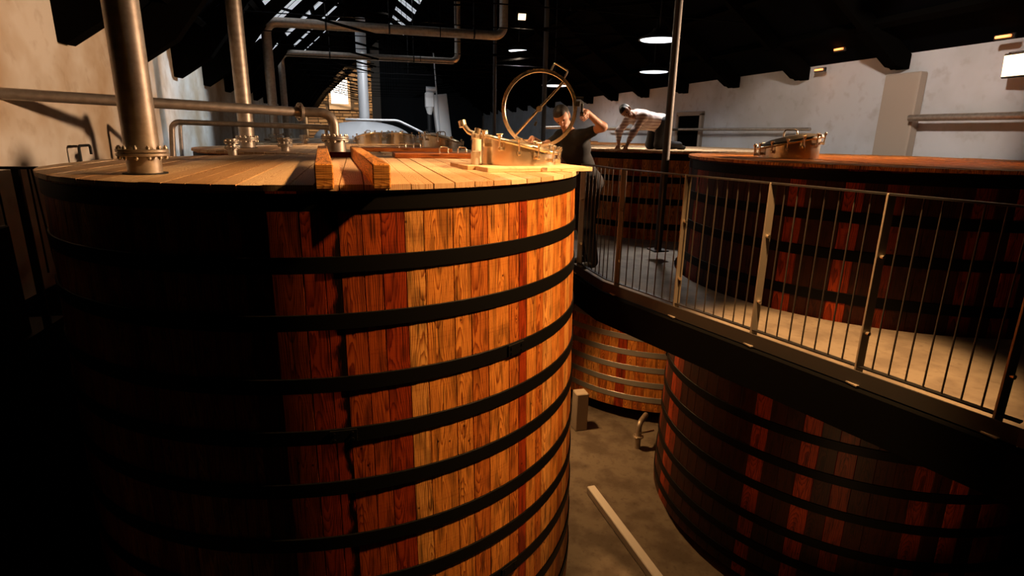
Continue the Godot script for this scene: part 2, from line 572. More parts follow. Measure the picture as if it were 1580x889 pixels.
func riser(base: Vector3, r: float, top: Array, label: String, hangers := []) -> Node3D:
	var t := thing("vent_pipe", label, "pipe", base, "vapour pipes rising from the lids")
	var b := MB.new()
	b.cyl(Vector3.ZERO, Vector3(0, 0.13, 0), r, 28)
	put("neck", b, M.steel, t)
	flange(t, Vector3(0, 0.138, 0), Vector3.UP, r, r * 1.5, 12, M.steel)
	b = MB.new()
	var pts := [Vector3(0, 0.15, 0)]
	for p in top:
		pts.append(p - base)
	b.tube(bend(pts, r * 2.2, 8), r, 28)
	put("tube", b, M.steel, t)
	b = MB.new()
	b.lathe([Vector2(r, 0.0), Vector2(r + 0.03, 0.0), Vector2(r + 0.03, 0.008), Vector2(r, 0.008)], Transform3D.IDENTITY, 28)
	put("collar", b, M.darkiron, t)
	for h in hangers:
		b = MB.new()
		var p: Vector3 = h - base
		b.cyl(p + Vector3(0, -r, 0), p + Vector3(0, 1.6, 0), 0.010, 6)
		b.lathe([Vector2(r + 0.001, -0.02), Vector2(r + 0.014, -0.02), Vector2(r + 0.014, 0.02), Vector2(r + 0.001, 0.02)], Transform3D(Basis(Vector3.BACK, PI / 2), p), 20)
		put("hanger", b, M.darkiron, t)
	return t

func thin_pipe(called: String, pts: Array, r: float, label: String, m: Material, group := "") -> Node3D:
	var t := thing(called, label, "pipe", pts[0], group)
	var b := MB.new()
	var q := []
	for p in pts:
		q.append(p - pts[0])
	b.tube(bend(q, r * 2.6, 6) if q.size() > 2 else q, r, 18)
	put("tube", b, m, t)
	return t

# round hatch in a lid: neck cut on a slant, swing bolts, and (open) its ring door
func manway(at: Vector3, r: float, label: String, turn: float, detail: bool) -> Node3D:
	var t := thing("manway", label, "hatch", at, "manways on the lids")
	t.rotation.y = turn
	var b := MB.new()
	var seg := 48
	# slanted neck: high at -x, low at +x
	var H := func(a: float) -> float: return 0.175 - 0.075 * cos(a)
	for s in seg:
		var a := TAU * s / seg
		var c := TAU * (s + 1) / seg
		var na := Vector3(cos(a), 0, sin(a))
		var nb := Vector3(cos(c), 0, sin(c))
		for e in [[r, 1.0], [r - 0.012, -1.0]]:
			b.quadn(na * e[0], nb * e[0], nb * e[0] + Vector3(0, H.call(c), 0), na * e[0] + Vector3(0, H.call(a), 0), na * e[1], nb * e[1], nb * e[1], na * e[1])
	put("neck", b, M.bright, t)
	b = MB.new()
	var path := []
	for s in seg + 1:
		var a := TAU * s / seg
		path.append(Vector3(cos(a) * (r + 0.008), H.call(a), sin(a) * (r + 0.008)))
	b.tube(path, 0.016, 10)
	put("rim", b, M.bright, t)
	var n := 14 if detail else 10
	for s in n:
		var a := TAU * (s + 0.5) / n
		b = MB.new()
		var p := Vector3(cos(a) * (r + 0.035), H.call(a), sin(a) * (r + 0.035))
		var o := Vector3(cos(a), 0, sin(a))
		b.cyl(p - Vector3(0, 0.09, 0), p + Vector3(0, 0.045, 0) + o * 0.012, 0.008, 8)
		b.cyl(p + Vector3(0, 0.02, 0) + o * 0.006, p + Vector3(0, 0.04, 0) + o * 0.010, 0.018, 6)
		b.box(p + Vector3(0, -0.07, 0) - o * 0.012, Vector3(0.05, 0.03, 0.028), Basis(Vector3.UP, -a), 0.004)
		var sn := Vector3(-sin(a), 0, cos(a))
		b.cyl(p + Vector3(0, 0.047, 0) - sn * 0.026 + o * 0.012, p + Vector3(0, 0.047, 0) + sn * 0.026 + o * 0.012, 0.006, 6)
		put("swing_bolt", b, M.bright, t)
	return t

# ---------------------------------------------------------------- people
func sdf_mesh(bones: Array, cell: float, k: float) -> ArrayMesh:
	var lo := Vector3.ONE * 1e9
	var hi := -lo
	for b in bones:
		var m: float = maxf(b[2], b[3]) + k + cell * 2
		for e in [b[0], b[1]]:
			lo = lo.min(e - Vector3.ONE * m)
			hi = hi.max(e + Vector3.ONE * m)
	var nx := int((hi.x - lo.x) / cell) + 2
	var ny := int((hi.y - lo.y) / cell) + 2
	var nz := int((hi.z - lo.z) / cell) + 2
	var f := PackedFloat32Array()
	f.resize(nx * ny * nz)
	f.fill(1.0)
	for b in bones:
		var A: Vector3 = b[0]
		var B: Vector3 = b[1]
		var ra: float = b[2]
		var rb: float = b[3]
		var m := maxf(ra, rb) + k + cell * 2
		var p0 := ((A.min(B) - Vector3.ONE * m - lo) / cell).floor()
		var p1 := ((A.max(B) + Vector3.ONE * m - lo) / cell).ceil()
		var ab := B - A
		var l2 := maxf(ab.length_squared(), 1e-9)
		for z in range(maxi(0, int(p0.z)), mini(nz, int(p1.z) + 1)):
			for y in range(maxi(0, int(p0.y)), mini(ny, int(p1.y) + 1)):
				var row := (z * ny + y) * nx
				for x in range(maxi(0, int(p0.x)), mini(nx, int(p1.x) + 1)):
					var p := lo + Vector3(x, y, z) * cell
					var h := clampf((p - A).dot(ab) / l2, 0.0, 1.0)
					var d := (p - A - ab * h).length() - lerpf(ra, rb, h)
					var o := f[row + x]
					var w := maxf(k - absf(o - d), 0.0) / k
					f[row + x] = minf(o, d) - w * w * k * 0.25
	var idx := PackedInt32Array()
	idx.resize(nx * ny * nz)
	idx.fill(-1)
	var verts := PackedVector3Array()
	var offs := [0, 1, nx, nx + 1, nx * ny, nx * ny + 1, nx * ny + nx, nx * ny + nx + 1]
	var cor := [Vector3(0, 0, 0), Vector3(1, 0, 0), Vector3(0, 1, 0), Vector3(1, 1, 0), Vector3(0, 0, 1), Vector3(1, 0, 1), Vector3(0, 1, 1), Vector3(1, 1, 1)]
	var edges := [[0, 1], [2, 3], [4, 5], [6, 7], [0, 2], [1, 3], [4, 6], [5, 7], [0, 4], [1, 5], [2, 6], [3, 7]]
	for z in nz - 1:
		for y in ny - 1:
			for x in nx - 1:
				var i := (z * ny + y) * nx + x
				if f[i] > cell * 2.5:
					continue
				var neg := 0
				for c in 8:
					if f[i + offs[c]] < 0.0:
						neg += 1
				if neg == 0 or neg == 8:
					continue
				var s := Vector3.ZERO
				var n := 0
				for e in edges:
					var a := f[i + offs[e[0]]]
					var b := f[i + offs[e[1]]]
					if (a < 0.0) != (b < 0.0):
						s += cor[e[0]].lerp(cor[e[1]], a / (a - b))
						n += 1
				idx[i] = verts.size()
				verts.append(lo + (Vector3(x, y, z) + s / n) * cell)
	var norms := PackedVector3Array()
	norms.resize(verts.size())
	var ind := PackedInt32Array()
	var st3 := [1, nx, nx * ny]
	for z in range(1, nz - 1):
		for y in range(1, ny - 1):
			for x in range(1, nx - 1):
				var i := (z * ny + y) * nx + x
				var fi := f[i]
				if absf(fi) > cell * 2.5:
					continue
				for ax in 3:
					var fj := f[i + st3[ax]]
					if (fi < 0.0) == (fj < 0.0):
						continue
					var u: int = st3[(ax + 1) % 3]
					var v: int = st3[(ax + 2) % 3]
					var q := [idx[i - u - v], idx[i - v], idx[i], idx[i - u]]
					if q.min() < 0:
						continue
					if fi > 0.0:
						q.reverse()
					# q runs counter-clockwise seen from outside: reverse for Godot
					for tr in [[0, 2, 1], [0, 3, 2]]:
						var a: int = q[tr[0]]
						var b: int = q[tr[1]]
						var c: int = q[tr[2]]
						ind.append_array([a, b, c])
						var g := -(verts[b] - verts[a]).cross(verts[c] - verts[a])
						norms[a] += g; norms[b] += g; norms[c] += g
	for i in norms.size():
		norms[i] = norms[i].normalized()
	var arr := []
	arr.resize(Mesh.ARRAY_MAX)
	arr[Mesh.ARRAY_VERTEX] = verts
	arr[Mesh.ARRAY_NORMAL] = norms
	arr[Mesh.ARRAY_INDEX] = ind
	var am := ArrayMesh.new()
	am.add_surface_from_arrays(Mesh.PRIMITIVE_TRIANGLES, arr)
	return am

func hand(at: Vector3, dir: Vector3, back: Vector3, curl: float, side: float) -> Array:
	# palm and five separate fingers as bones; dir: wrist to knuckles, back: out of the back of the hand
	var d := dir.normalized()
	var n := (back - d * back.dot(d)).normalized()
	var w := d.cross(n) * side
	var out := []
	out.append([at, at + d * 0.045 + w * 0.018, 0.026, 0.022])
	out.append([at + w * -0.005, at + d * 0.085 - w * 0.025, 0.024, 0.015])
	out.append([at, at + d * 0.09 + w * 0.022, 0.022, 0.015])
	var L := [0.065, 0.08, 0.086, 0.08]
	for i in 4:
		var base: Vector3 = at + d * (0.08 + 0.008 * [0, 1, 1, 0][i]) + w * (-0.03 + 0.02 * i)
		var dd := d
		var p := base
		for s in 3:
			dd = (dd * cos(curl) - n * sin(curl)).normalized()
			var q: Vector3 = p + dd * L[i] * [0.45, 0.32, 0.23][s]
			out.append([p, q, 0.0095 - 0.001 * s, 0.0085 - 0.001 * s])
			p = q
	var tb := at + d * 0.025 + w * 0.026
	var t1 := tb + (d * 0.6 + w * 0.7 - n * 0.3).normalized() * 0.04
	var t2 := t1 + (d * 0.9 + w * 0.1 - n * 0.5).normalized() * 0.032
	out.append([tb, t1, 0.013, 0.011])
	out.append([t1, t2, 0.0105, 0.009])
	return out

func person(label: String, J: Dictionary, shirt: Material, sleeves_long: bool) -> void:
	var at: Vector3 = J.pelvis
	at.y = J.ground
	var t := thing("person", label, "person", at)
	for k in J:
		if J[k] is Vector3:
			J[k] = J[k] - at
	var s := 1.05
	var up: Vector3 = (J.neck - J.pelvis).normalized()
	var across: Vector3 = (J.sh_l - J.sh_r).normalized()
	var chest: Vector3 = (J.sh_l + J.sh_r) * 0.5 - up * 0.14
	var hipl: Vector3 = J.pelvis + across * 0.095
	var hipr: Vector3 = J.pelvis - across * 0.095
	var torso := [[J.pelvis - across * 0.06, J.pelvis + across * 0.06, 0.125 * s, 0.125 * s],
		[J.pelvis, J.pelvis.lerp(chest, 0.5), 0.125 * s, 0.115 * s],
		[J.pelvis.lerp(chest, 0.5), chest, 0.12 * s, 0.13 * s],
		[chest - across * 0.075, chest + across * 0.075, 0.118 * s, 0.118 * s],
		[chest, J.neck - up * 0.07, 0.12 * s, 0.075 * s],
		[J.sh_l, J.sh_r, 0.062 * s, 0.062 * s]]
	var arms := []
	var sleeve := []
	for q in ["l", "r"]:
		var sh: Vector3 = J["sh_" + q]
		var el: Vector3 = J["el_" + q]
		var wr: Vector3 = J["wr_" + q]
		arms.append([sh, el, 0.056, 0.043])
		arms.append([el, wr, 0.043, 0.028])
		sleeve.append([sh, sh.lerp(el, 1.0 if sleeves_long else 0.6), 0.066, 0.057])
		if sleeves_long:
			sleeve.append([el, el.lerp(wr, 0.55), 0.054, 0.044])
	var legs := []
	for q in [["l", hipl], ["r", hipr]]:
		legs.append([q[1], J["kn_" + q[0]], 0.098, 0.064])
		legs.append([J["kn_" + q[0]], J["an_" + q[0]], 0.062, 0.045])
	var feet := []
	for q in ["l", "r"]:
		feet.append([J["an_" + q] + Vector3(0, -0.03, 0), J["toe_" + q], 0.045, 0.034])
	var head: Vector3 = J.head
	var face: Vector3 = (J.look as Vector3 + at - at).normalized()
	var hu: Vector3 = (head - J.neck).normalized()
	hu = (hu - face * hu.dot(face)).normalized()
	var hs := hu.cross(face).normalized()
	var body := torso + arms + legs + [[J.neck - up * 0.05, head - hu * 0.05, 0.062, 0.058]]
	# head, with brow, nose, jaw and ears, and the hands, on grids of their own
	var hd := [[head + hu * 0.035 - face * 0.022, head + hu * 0.03 + face * 0.015, 0.082, 0.078],
		[head - hu * 0.02 + face * 0.02, head - hu * 0.075 + face * 0.045, 0.066, 0.040],
		[head - hu * 0.06 - face * 0.02, head - hu * 0.12 - face * 0.02, 0.055, 0.058],
		[head + hu * 0.005 + face * 0.088, head - hu * 0.030 + face * 0.108, 0.009, 0.013],
		[head + hu * 0.022 + face * 0.078 - hs * 0.03, head + hu * 0.022 + face * 0.078 + hs * 0.03, 0.013, 0.013],
		[head - hu * 0.062 + face * 0.082 - hs * 0.016, head - hu * 0.062 + face * 0.082 + hs * 0.016, 0.009, 0.009]]
	for e in [-1.0, 1.0]:
		hd.append([head - hu * 0.03 + hs * e * 0.076 - face * 0.008, head + hu * 0.02 + hs * e * 0.084 - face * 0.014, 0.010, 0.013])
	var hands := []
	for q in [["l", 1.0], ["r", -1.0]]:
		var wr: Vector3 = J["wr_" + q[0]]
		var el: Vector3 = J["el_" + q[0]]
		hands.append_array(hand(wr, J["hd_" + q[0]], J["bk_" + q[0]], 0.45, q[1]))
	# one continuous skin
	var parts := [sdf_mesh(body, 0.015, 0.05), sdf_mesh(hd, 0.006, 0.018), sdf_mesh(hands, 0.0045, 0.007)]
	var st := SurfaceTool.new()
	st.begin(Mesh.PRIMITIVE_TRIANGLES)
	for p in parts:
		st.append_from(p, 0, Transform3D.IDENTITY)
	put("body", st.commit(), M.skin, t)
	for e in [-1.0, 1.0]:
		var b := MB.new()
		var c: Vector3 = head + hu * 0.004 + face * 0.083 + hs * e * 0.031
		b.lathe([Vector2(0.0, -0.012), Vector2(0.009, -0.008), Vector2(0.012, 0.0), Vector2(0.009, 0.008), Vector2(0.0, 0.012)], Transform3D(Basis.IDENTITY, c), 12, true)
		put("eye", b, M.eye, t)
	var grow := func(bs: Array, d: float) -> Array:
		var o := []
		for b in bs:
			o.append([b[0], b[1], b[2] + d, b[3] + d])
		return o
	put("shirt", sdf_mesh(grow.call(torso, 0.016) + sleeve, 0.015, 0.05), shirt, t)
	put("trousers", sdf_mesh(grow.call(legs, 0.016) + [[hipl, hipr, 0.12, 0.12]], 0.016, 0.04), M.trousers, t)
	for q in feet:
		put("shoe", sdf_mesh([q], 0.012, 0.02), M.rubber, t)
	var hr := [[head + hu * 0.05 - face * 0.030, head + hu * 0.055 + face * 0.02, 0.086, 0.070], [head - face * 0.045 + hu * 0.02, head - face * 0.05 - hu * 0.05, 0.075, 0.05]]
	for e in [-1.0, 1.0]:
		hr.append([head + hu * 0.03 + hs * e * 0.05 - face * 0.01, head + hs * e * 0.062 - face * 0.02, 0.035, 0.025])
	put("hair", sdf_mesh(hr, 0.008, 0.03), M.hair, t)

# ---------------------------------------------------------------- lamps
func lamp_light(o: Light3D, parent: Node, c: Color, e: float, size: float) -> void:
	o.light_color = c
	o.light_energy = e
	o.shadow_enabled = true
	if o is SpotLight3D or o is OmniLight3D:
		o.light_size = size
	o.name = "light"
	parent.add_child(o, true)

func floodlight(at: Vector3, target: Vector3, c: Color, e: float, angle: float, face_mat: Material, label: String, sz := 0.26) -> Node3D:
	var t := thing("floodlight", label, "lamp", at)
	var d := (target - at).normalized()
	var x := Vector3.UP.cross(d).normalized()
	var bs := Basis(x, d.cross(x), d)
	var b := MB.new()
	b.box(bs * Vector3(0, 0, -0.06), Vector3(sz * 1.25, sz, 0.09), bs, 0.012)
	for i in 6:
		b.box(bs * Vector3(-sz * 0.5 + sz * 0.2 * i, 0, -0.12), Vector3(0.012, sz * 0.9, 0.05), bs)
	put("housing", b, M.darkiron, t)
	b = MB.new()
	b.box(bs * Vector3(0, 0, -0.010), Vector3(sz * 1.1, sz * 0.85, 0.012), bs, 0.003)
	put("glass", b, face_mat, t)
	b = MB.new()
	for s in [-1.0, 1.0]:
		b.bar(bs * Vector3(s * sz * 0.68, 0, -0.06), bs * Vector3(s * sz * 0.68, sz * 0.55, -0.12) , 0.03, 0.008, d)
	b.bar(bs * Vector3(-sz * 0.68, sz * 0.55, -0.12), bs * Vector3(sz * 0.68, sz * 0.55, -0.12), 0.03, 0.008, d)
	put("bracket", b, M.darkiron, t)
	var l := SpotLight3D.new()
	l.spot_angle = angle
	l.spot_angle_attenuation = 0.6
	l.spot_range = 60.0
	l.spot_attenuation = 2.0
	l.transform = Transform3D(Basis(-x, d.cross(x), -d), bs * Vector3(0, 0, 0.03))
	lamp_light(l, t, c, e, sz * 0.5)
	return t

func high_bay(at: Vector3, e: float, label: String, rod: float) -> void:
	var t := thing("high_bay_lamp", label, "lamp", at, "hanging high bay lamps")
	var b := MB.new()
	b.lathe([Vector2(0.0, 0.16), Vector2(0.10, 0.16), Vector2(0.12, 0.12), Vector2(0.20, 0.07), Vector2(0.33, 0.0), Vector2(0.34, -0.02), Vector2(0.325, -0.02), Vector2(0.19, 0.055), Vector2(0.0, 0.06)], Transform3D.IDENTITY, 32, false)
	put("reflector", b, M.darkiron, t)
	b = MB.new()
	b.lathe([Vector2(0.0, -0.03), Vector2(0.30, -0.025), Vector2(0.31, -0.012), Vector2(0.0, -0.01)], Transform3D.IDENTITY, 32)
	put("diffuser", b, M.ledface, t)
	b = MB.new()
	b.cyl(Vector3(0, 0.16, 0), Vector3(0, rod, 0), 0.012, 8)
	put("hanging_rod", b, M.darkiron, t)
	var l := SpotLight3D.new()
	l.spot_angle = 75.0
	l.spot_range = 60.0
	l.spot_attenuation = 2.0
	l.rotation.x = -PI / 2
	l.position.y = -0.05
	lamp_light(l, t, Color(1.0, 0.97, 0.94), e, 0.25)

# ================================================================ the place
func _ready() -> void:
	rng.seed = 20240611
	# ---- camera, air, light
	var cam := Camera3D.new()
	cam.name = "camera"
	cam.fov = rad_to_deg(2.0 * atan(444.5 / 877.6))
	cam.near = 0.05
	cam.far = 200.0
	cam.transform = Transform3D(Basis(Vector3.UP, -deg_to_rad(15.2)) * Basis(Vector3.RIGHT, -deg_to_rad(15.275)) * Basis(Vector3.BACK, deg_to_rad(0.9966)), Vector3(0, 5.0045, 0))
	add_child(cam)
	cam.current = true
	var we := WorldEnvironment.new()
	we.name = "environment"
	var env := Environment.new()
	env.background_mode = Environment.BG_COLOR
	env.background_color = Color(0.55, 0.62, 0.7)
	env.background_energy_multiplier = 0.3
	env.tonemap_mode = Environment.TONE_MAPPER_LINEAR
	env.tonemap_exposure = 1.0
	env.sdfgi_enabled = true
	env.ssao_enabled = true
	env.ssil_enabled = true
	we.environment = env
	add_child(we)
	make_materials()
	var warm := Color(1.0, 0.75, 0.48)
	floodlight(Vector3(3.6, 7.4, -2.8), Vector3(0.88, 4.2, -4.07), warm, 58.0, 25.0, M.warmface, "black floodlight high under the roof aimed at the nearest vat")
	floodlight(Vector3(8.05, 5.93, -5.75), Vector3(-2.5, 5.1, -7.5), Color(1.0, 0.82, 0.66), 90.0, 22.0, M.warmface, "white glowing floodlight on the right wall, at the right edge", 0.3)
	floodlight(Vector3(2.55, 1.1, -1.6), Vector3(4.7, 2.0, -4.2), warm, 1.5, 24.0, M.warmface, "added low floodlight, out of view on the ground floor between the two vat rows")  # added out of view to light the lower near right vat
	floodlight(Vector3(2.75, 3.1, -8.3), Vector3(3.6, 0.2, -6.3), warm, 11.0, 60.0, M.warmface, "small added floodlight hidden under the raised walkway")  # added, hidden behind the nearest vat, to light floor and lower hoops
	floodlight(Vector3(2.2, 7.6, -3.1), Vector3(3.25, 3.45, -3.4), warm, 55.0, 19.0, M.warmface, "added unseen floodlight high above the slanted stretch of walkway")  # unseen lamp added to brighten the deck and post tops
	floodlight(Vector3(0.6, 8.7, -5.9), Vector3(0.95, 4.7, -5.7), Color(1.0, 0.80, 0.58), 27.0, 22.0, M.warmface, "added fill floodlight straight above the nearest vat")  # added fill that softens the beam shadows on the lid
	floodlight(Vector3(-0.2, 8.2, -36.0), Vector3(-0.9, 6.9, -42.0), Color(1.0, 0.82, 0.62), 90.0, 34.0, M.warmface, "added floodlight under the roof to brighten the stone gable")  # added so the gable stones show
	floodlight(Vector3(1.0, 8.3, -12.5), Vector3(-3.0, 5.5, -12.2), Color(0.86, 0.93, 1.0), 24.0, 24.0, M.ledface, "added cool floodlight under the roof aimed at the left wall")  # added cool fill for the far left plaster
	floodlight(Vector3(1.0, 8.9, -12.6), Vector3(0.5, 4.7, -12.0), Color(1.0, 0.80, 0.58), 26.0, 32.0, M.warmface, "added floodlight above the second and third vats of the left row")  # unseen, added to warm the lids and pipes behind
	floodlight(Vector3(3.2, 7.9, -4.0), Vector3(8.4, 4.9, -8.2), Color(1.0, 0.93, 0.87), 27.0, 22.0, M.ledface, "added cool floodlight under the roof aimed at the right wall")  # added above the view to lift the right wall
	floodlight(Vector3(6.0, 7.2, -6.2), Vector3(6.0, 4.7, -5.7), Color(1.0, 0.70, 0.40), 7.0, 38.0, M.warmface, "added floodlight under the roof above the near right vat")  # added to put a warm glow on this lid
	floodlight(Vector3(2.0, 9.7, -19.0), Vector3(1.0, 4.9, -24.5), Color(0.95, 0.97, 1.0), 42.0, 26.0, M.ledface, "added floodlight under the ridge aimed at the steel dome")  # added to brighten dome and conveyor, above the view
	high_bay(Vector3(5.0, 6.56, -9.3), 16.0, "nearest hanging high bay lamp, right of the open ring hatch", 2.0)
	high_bay(Vector3(6.6, 6.40, -12.4), 4.0, "small hanging lamp just below the nearest high bay lamp", 2.5)
	high_bay(Vector3(5.0, 7.45, -18.1), 55.0, "far high bay lamp, right of the overhead pipe elbow", 1.3)
	high_bay(Vector3(5.0, 6.2, -14.6), 6.0, "hanging high bay lamp seen through the open ring hatch", 2.5)
	var al := AreaLight3D.new()
	al.area_size = Vector2(1.0, 18.0)
	al.position = Vector3(2.6, 10.2, -28.0)
	al.rotation = Vector3(-PI / 2, 0, 0)
	lamp_light(al, self, Color(0.85, 0.92, 1.0), 2.0, 1.0)
	al.name = "rooflight_light"

	build_room()
	build_vats()
	build_pipes()
	build_walkway()
	build_lid_things()
	build_far_things()
	build_people()

func slope_pt(side: String, s: float, lift := 0.0) -> Vector2:
	var e := Vector2(XL, EAVE_L) if side == "l" else Vector2(XR, EAVE_R)
	var r := Vector2(RIDGE_X, RIDGE_Y)
	var d := (e - r)
	var n := Vector2(-d.y, d.x).normalized()
	if n.y < 0:
		n = -n
	return r + d * s + n * lift

func slope_box(b: MB, side: String, s0: float, s1: float, z0: float, z1: float, lo: float, hi: float) -> void:
	var p0 := slope_pt(side, s0, (lo + hi) / 2)
	var p1 := slope_pt(side, s1, (lo + hi) / 2)
	var d := (p1 - p0)
	var c := (p0 + p1) / 2
	var bs := Basis(Vector3(0, 0, 1), atan2(d.y, d.x))
	b.box(Vector3(c.x, c.y, (z0 + z1) / 2), Vector3(d.length(), hi - lo, absf(z1 - z0)), bs)

func build_room() -> void:
	var L := ZN - ZF
	var zc := (ZN + ZF) / 2
	var b := MB.new()
	b.box(Vector3((XL + XR) / 2, -0.1, zc), Vector3(XR - XL + 0.6, 0.2, L + 0.6))
	struct("floor", b, M.concrete, "dusty concrete ground floor below the vats")
	b = MB.new()
	b.box(Vector3(XL - 0.15, 5.0, (ZF - 0.3 - 4.7) / 2), Vector3(0.3, 3.1, -4.7 - ZF + 0.3))
	struct("wall_left", b, M.plaster, "uneven whitewashed stone wall on the left, stained brown")
	b = MB.new()
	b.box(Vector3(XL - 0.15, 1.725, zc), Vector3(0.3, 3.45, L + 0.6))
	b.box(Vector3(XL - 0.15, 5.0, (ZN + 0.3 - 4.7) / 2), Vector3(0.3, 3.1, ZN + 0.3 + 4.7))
	struct("wall_left", b, M.darkwall, "lower and near left wall, coloured dark to stop bounced light")  # dark colour added here to keep wall bounce off the nearest vat
	b = MB.new()
	b.box(Vector3(XR + 0.15, EAVE_R / 2 + 0.1, zc), Vector3(0.3, EAVE_R + 0.2, L + 0.6))
	struct("wall_right", b, M.plaster2, "long whitewashed wall behind the right row of vats")
	b = MB.new()
	b.box(Vector3((XL + XR) / 2, 5.6, ZF - 0.15), Vector3(XR - XL + 0.6, 11.2, 0.3))
	var wf := struct("wall_far", b, M.mortar, "rubble stone gable wall at the far end")
	# courses of stone round the far window, those that can still be made out joined into one
	var stn := MB.new()
	var stn2 := MB.new()
	var y := 3.6
	while y < 10.0:
		var h := rng.randf_range(0.15, 0.26)
		var x := XL
		while x < 1.2:
			var w := rng.randf_range(0.3, 0.75)
			var cx := x + w / 2
			if not (cx + w / 2 > -1.6 and cx - w / 2 < -0.15 and y + h > 6.3 and y < 8.3):
				(stn if rng.randf() < 0.55 else stn2).box(Vector3(cx, y + h / 2, ZF + 0.03), Vector3(w - 0.05, h - 0.045, 0.14 + rng.randf() * 0.05), Basis.IDENTITY, 0.02)
			x += w
		y += h
	for q in [[stn, M.stone], [stn2, M.stone2]]:
		var s := put("stones", q[0], q[1], wf)
		s.set_meta("kind", "stuff")
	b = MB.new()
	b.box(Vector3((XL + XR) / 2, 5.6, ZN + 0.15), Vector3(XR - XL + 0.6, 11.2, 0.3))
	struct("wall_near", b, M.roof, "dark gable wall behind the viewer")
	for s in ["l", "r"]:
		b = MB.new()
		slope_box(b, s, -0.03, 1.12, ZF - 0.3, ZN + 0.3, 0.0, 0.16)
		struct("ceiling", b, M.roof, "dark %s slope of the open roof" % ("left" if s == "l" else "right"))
	# dark partition right of the far stair of stone
	b = MB.new()
	b.box(Vector3(4.85, 7.0, -39.0), Vector3(6.9, 8.0, 0.1))
	struct("wall_partition", b, M.cladding, "dark grey sheet partition beside the stone gable")
	# far window
	b = MB.new()
	var wx := -0.86
	var wy := 7.42
	for q in [[-0.62, 0, 0.16, 1.9], [0.62, 0, 0.16, 1.9]]:
		b.box(Vector3(wx + q[0], wy, ZF + 0.1), Vector3(q[2], q[3], 0.24), Basis.IDENTITY, 0.01)
	b.box(Vector3(wx, wy + 0.87, ZF + 0.1), Vector3(1.4, 0.16, 0.24), Basis.IDENTITY, 0.01)
	b.box(Vector3(wx, wy - 0.92, ZF + 0.13), Vector3(1.4, 0.38, 0.3), Basis.IDENTITY, 0.01)
	var w1 := struct("window_1", b, M.pilaster, "bright window in the far stone gable")
	b = MB.new()
	b.box(Vector3(wx, wy + 0.03, ZF + 0.03), Vector3(1.1, 1.52, 0.02))
	put("pane", b, M.glasslight, w1)
	b = MB.new()
	b.box(Vector3(wx, wy + 0.03, ZF + 0.06), Vector3(0.02, 1.5, 0.03))
	put("glazing_bar", b, M.timber, w1)
	# white column in front of the gable
	b = MB.new()
	b.box(Vector3(1.40, 5.5, -38.0), Vector3(0.52, 9.6, 0.4), Basis.IDENTITY, 0.02)
	struct("trim_1", b, M.pilaster, "pale square pillar beside the far window")
	# pilaster and dark doorway on the right wall
	b = MB.new()
	b.box(Vector3(XR - 0.08, 3.0, -7.5), Vector3(0.16, 6.0, 0.62), Basis.IDENTITY, 0.02)
	struct("trim_2", b, M.pilaster, "tan pilaster on the right wall")
	b = MB.new()
	b.box(Vector3(XR - 0.02, 4.5, -13.6), Vector3(0.06, 2.0, 1.0), Basis.IDENTITY, 0.01)
	var d := struct("door_1", b, M.timber, "small dark doorway in the right wall")
	b = MB.new()
	for z in [-13.05, -14.15]:
		b.box(Vector3(XR - 0.03, 4.5, z), Vector3(0.1, 2.1, 0.1), Basis.IDENTITY, 0.005)
	b.box(Vector3(XR - 0.03, 5.55, -13.6), Vector3(0.1, 0.1, 1.2), Basis.IDENTITY, 0.005)
	put("door_frame", b, M.pilaster, d)
	# rooflights
	var n := 2
	for i in 11:
		var z := -12.6 - 2.1 * i
		b = MB.new()
		slope_box(b, "l", 0.46, 0.74, z - 0.95, z + 0.95, -0.03, -0.005)
		struct("window_%d" % n, b, M.rooflight, "frosted rooflight pane in the left roof slope")
		n += 1
	for i in 10:
		var z := -16.8 - 2.1 * i
		b = MB.new()
		slope_box(b, "l", 0.79, 0.88, z - 0.95, z + 0.95, -0.03, -0.005)
		struct("window_%d" % n, b, M.rooflight, "narrow frosted rooflight pane low in the left roof slope")
		n += 1
	for i in 9:
		var z := -18.9 - 2.1 * i
		b = MB.new()
		slope_box(b, "r", 0.02, 0.15, z - 0.95, z + 0.95, -0.03, -0.005)
		struct("window_%d" % n, b, M.rooflight, "frosted rooflight pane beside the ridge")
		n += 1
	# trusses
	var proto: Node3D = null
	for i in 20:
		var z := -1.35 - 2.1 * i
		if z < ZF + 0.5 or z > -7.0:
			continue
		var t: Node3D
		if proto == null:
			t = thing("roof_truss", "dark timber roof truss with an iron tie rod", "truss", Vector3.ZERO, "roof trusses")
			t.set_meta("kind", "structure")
			proto = t
			for s in ["l", "r"]:
				b = MB.new()
				slope_box(b, s, 0.0, 1.0, -0.06, 0.06, -0.30, -0.06)
				put("rafter", b, M.timber, t)
				b = MB.new()
				var up := Basis(Vector3.RIGHT, Vector3.BACK, Vector3.UP)
				if s == "l":
					b.prism(PackedVector2Array([Vector2(XL - 0.05, 5.86), Vector2(XL + 0.08, 5.84), Vector2(XL + 0.62, 6.20), Vector2(XL + 1.3, 7.1), Vector2(XL + 0.9, 7.1), Vector2(XL - 0.05, 6.3)]), -0.11, 0.11, Vector2.ZERO, Transform3D(up, Vector3.ZERO))
				else:
					b.prism(PackedVector2Array([Vector2(XR + 0.05, 6.06), Vector2(XR - 0.25, 6.10), Vector2(XR - 0.9, 6.55), Vector2(XR - 0.6, 6.7), Vector2(XR + 0.05, 6.25)]), -0.11, 0.11, Vector2.ZERO, Transform3D(up, Vector3.ZERO))
				put("corbel", b, M.timber, t)
			b = MB.new()
			b.cyl(Vector3(XL + 0.9, 7.0, 0), Vector3(XR - 1.0, 7.0, 0), 0.011, 6)
			put("tie_rod", b, M.rod, t)
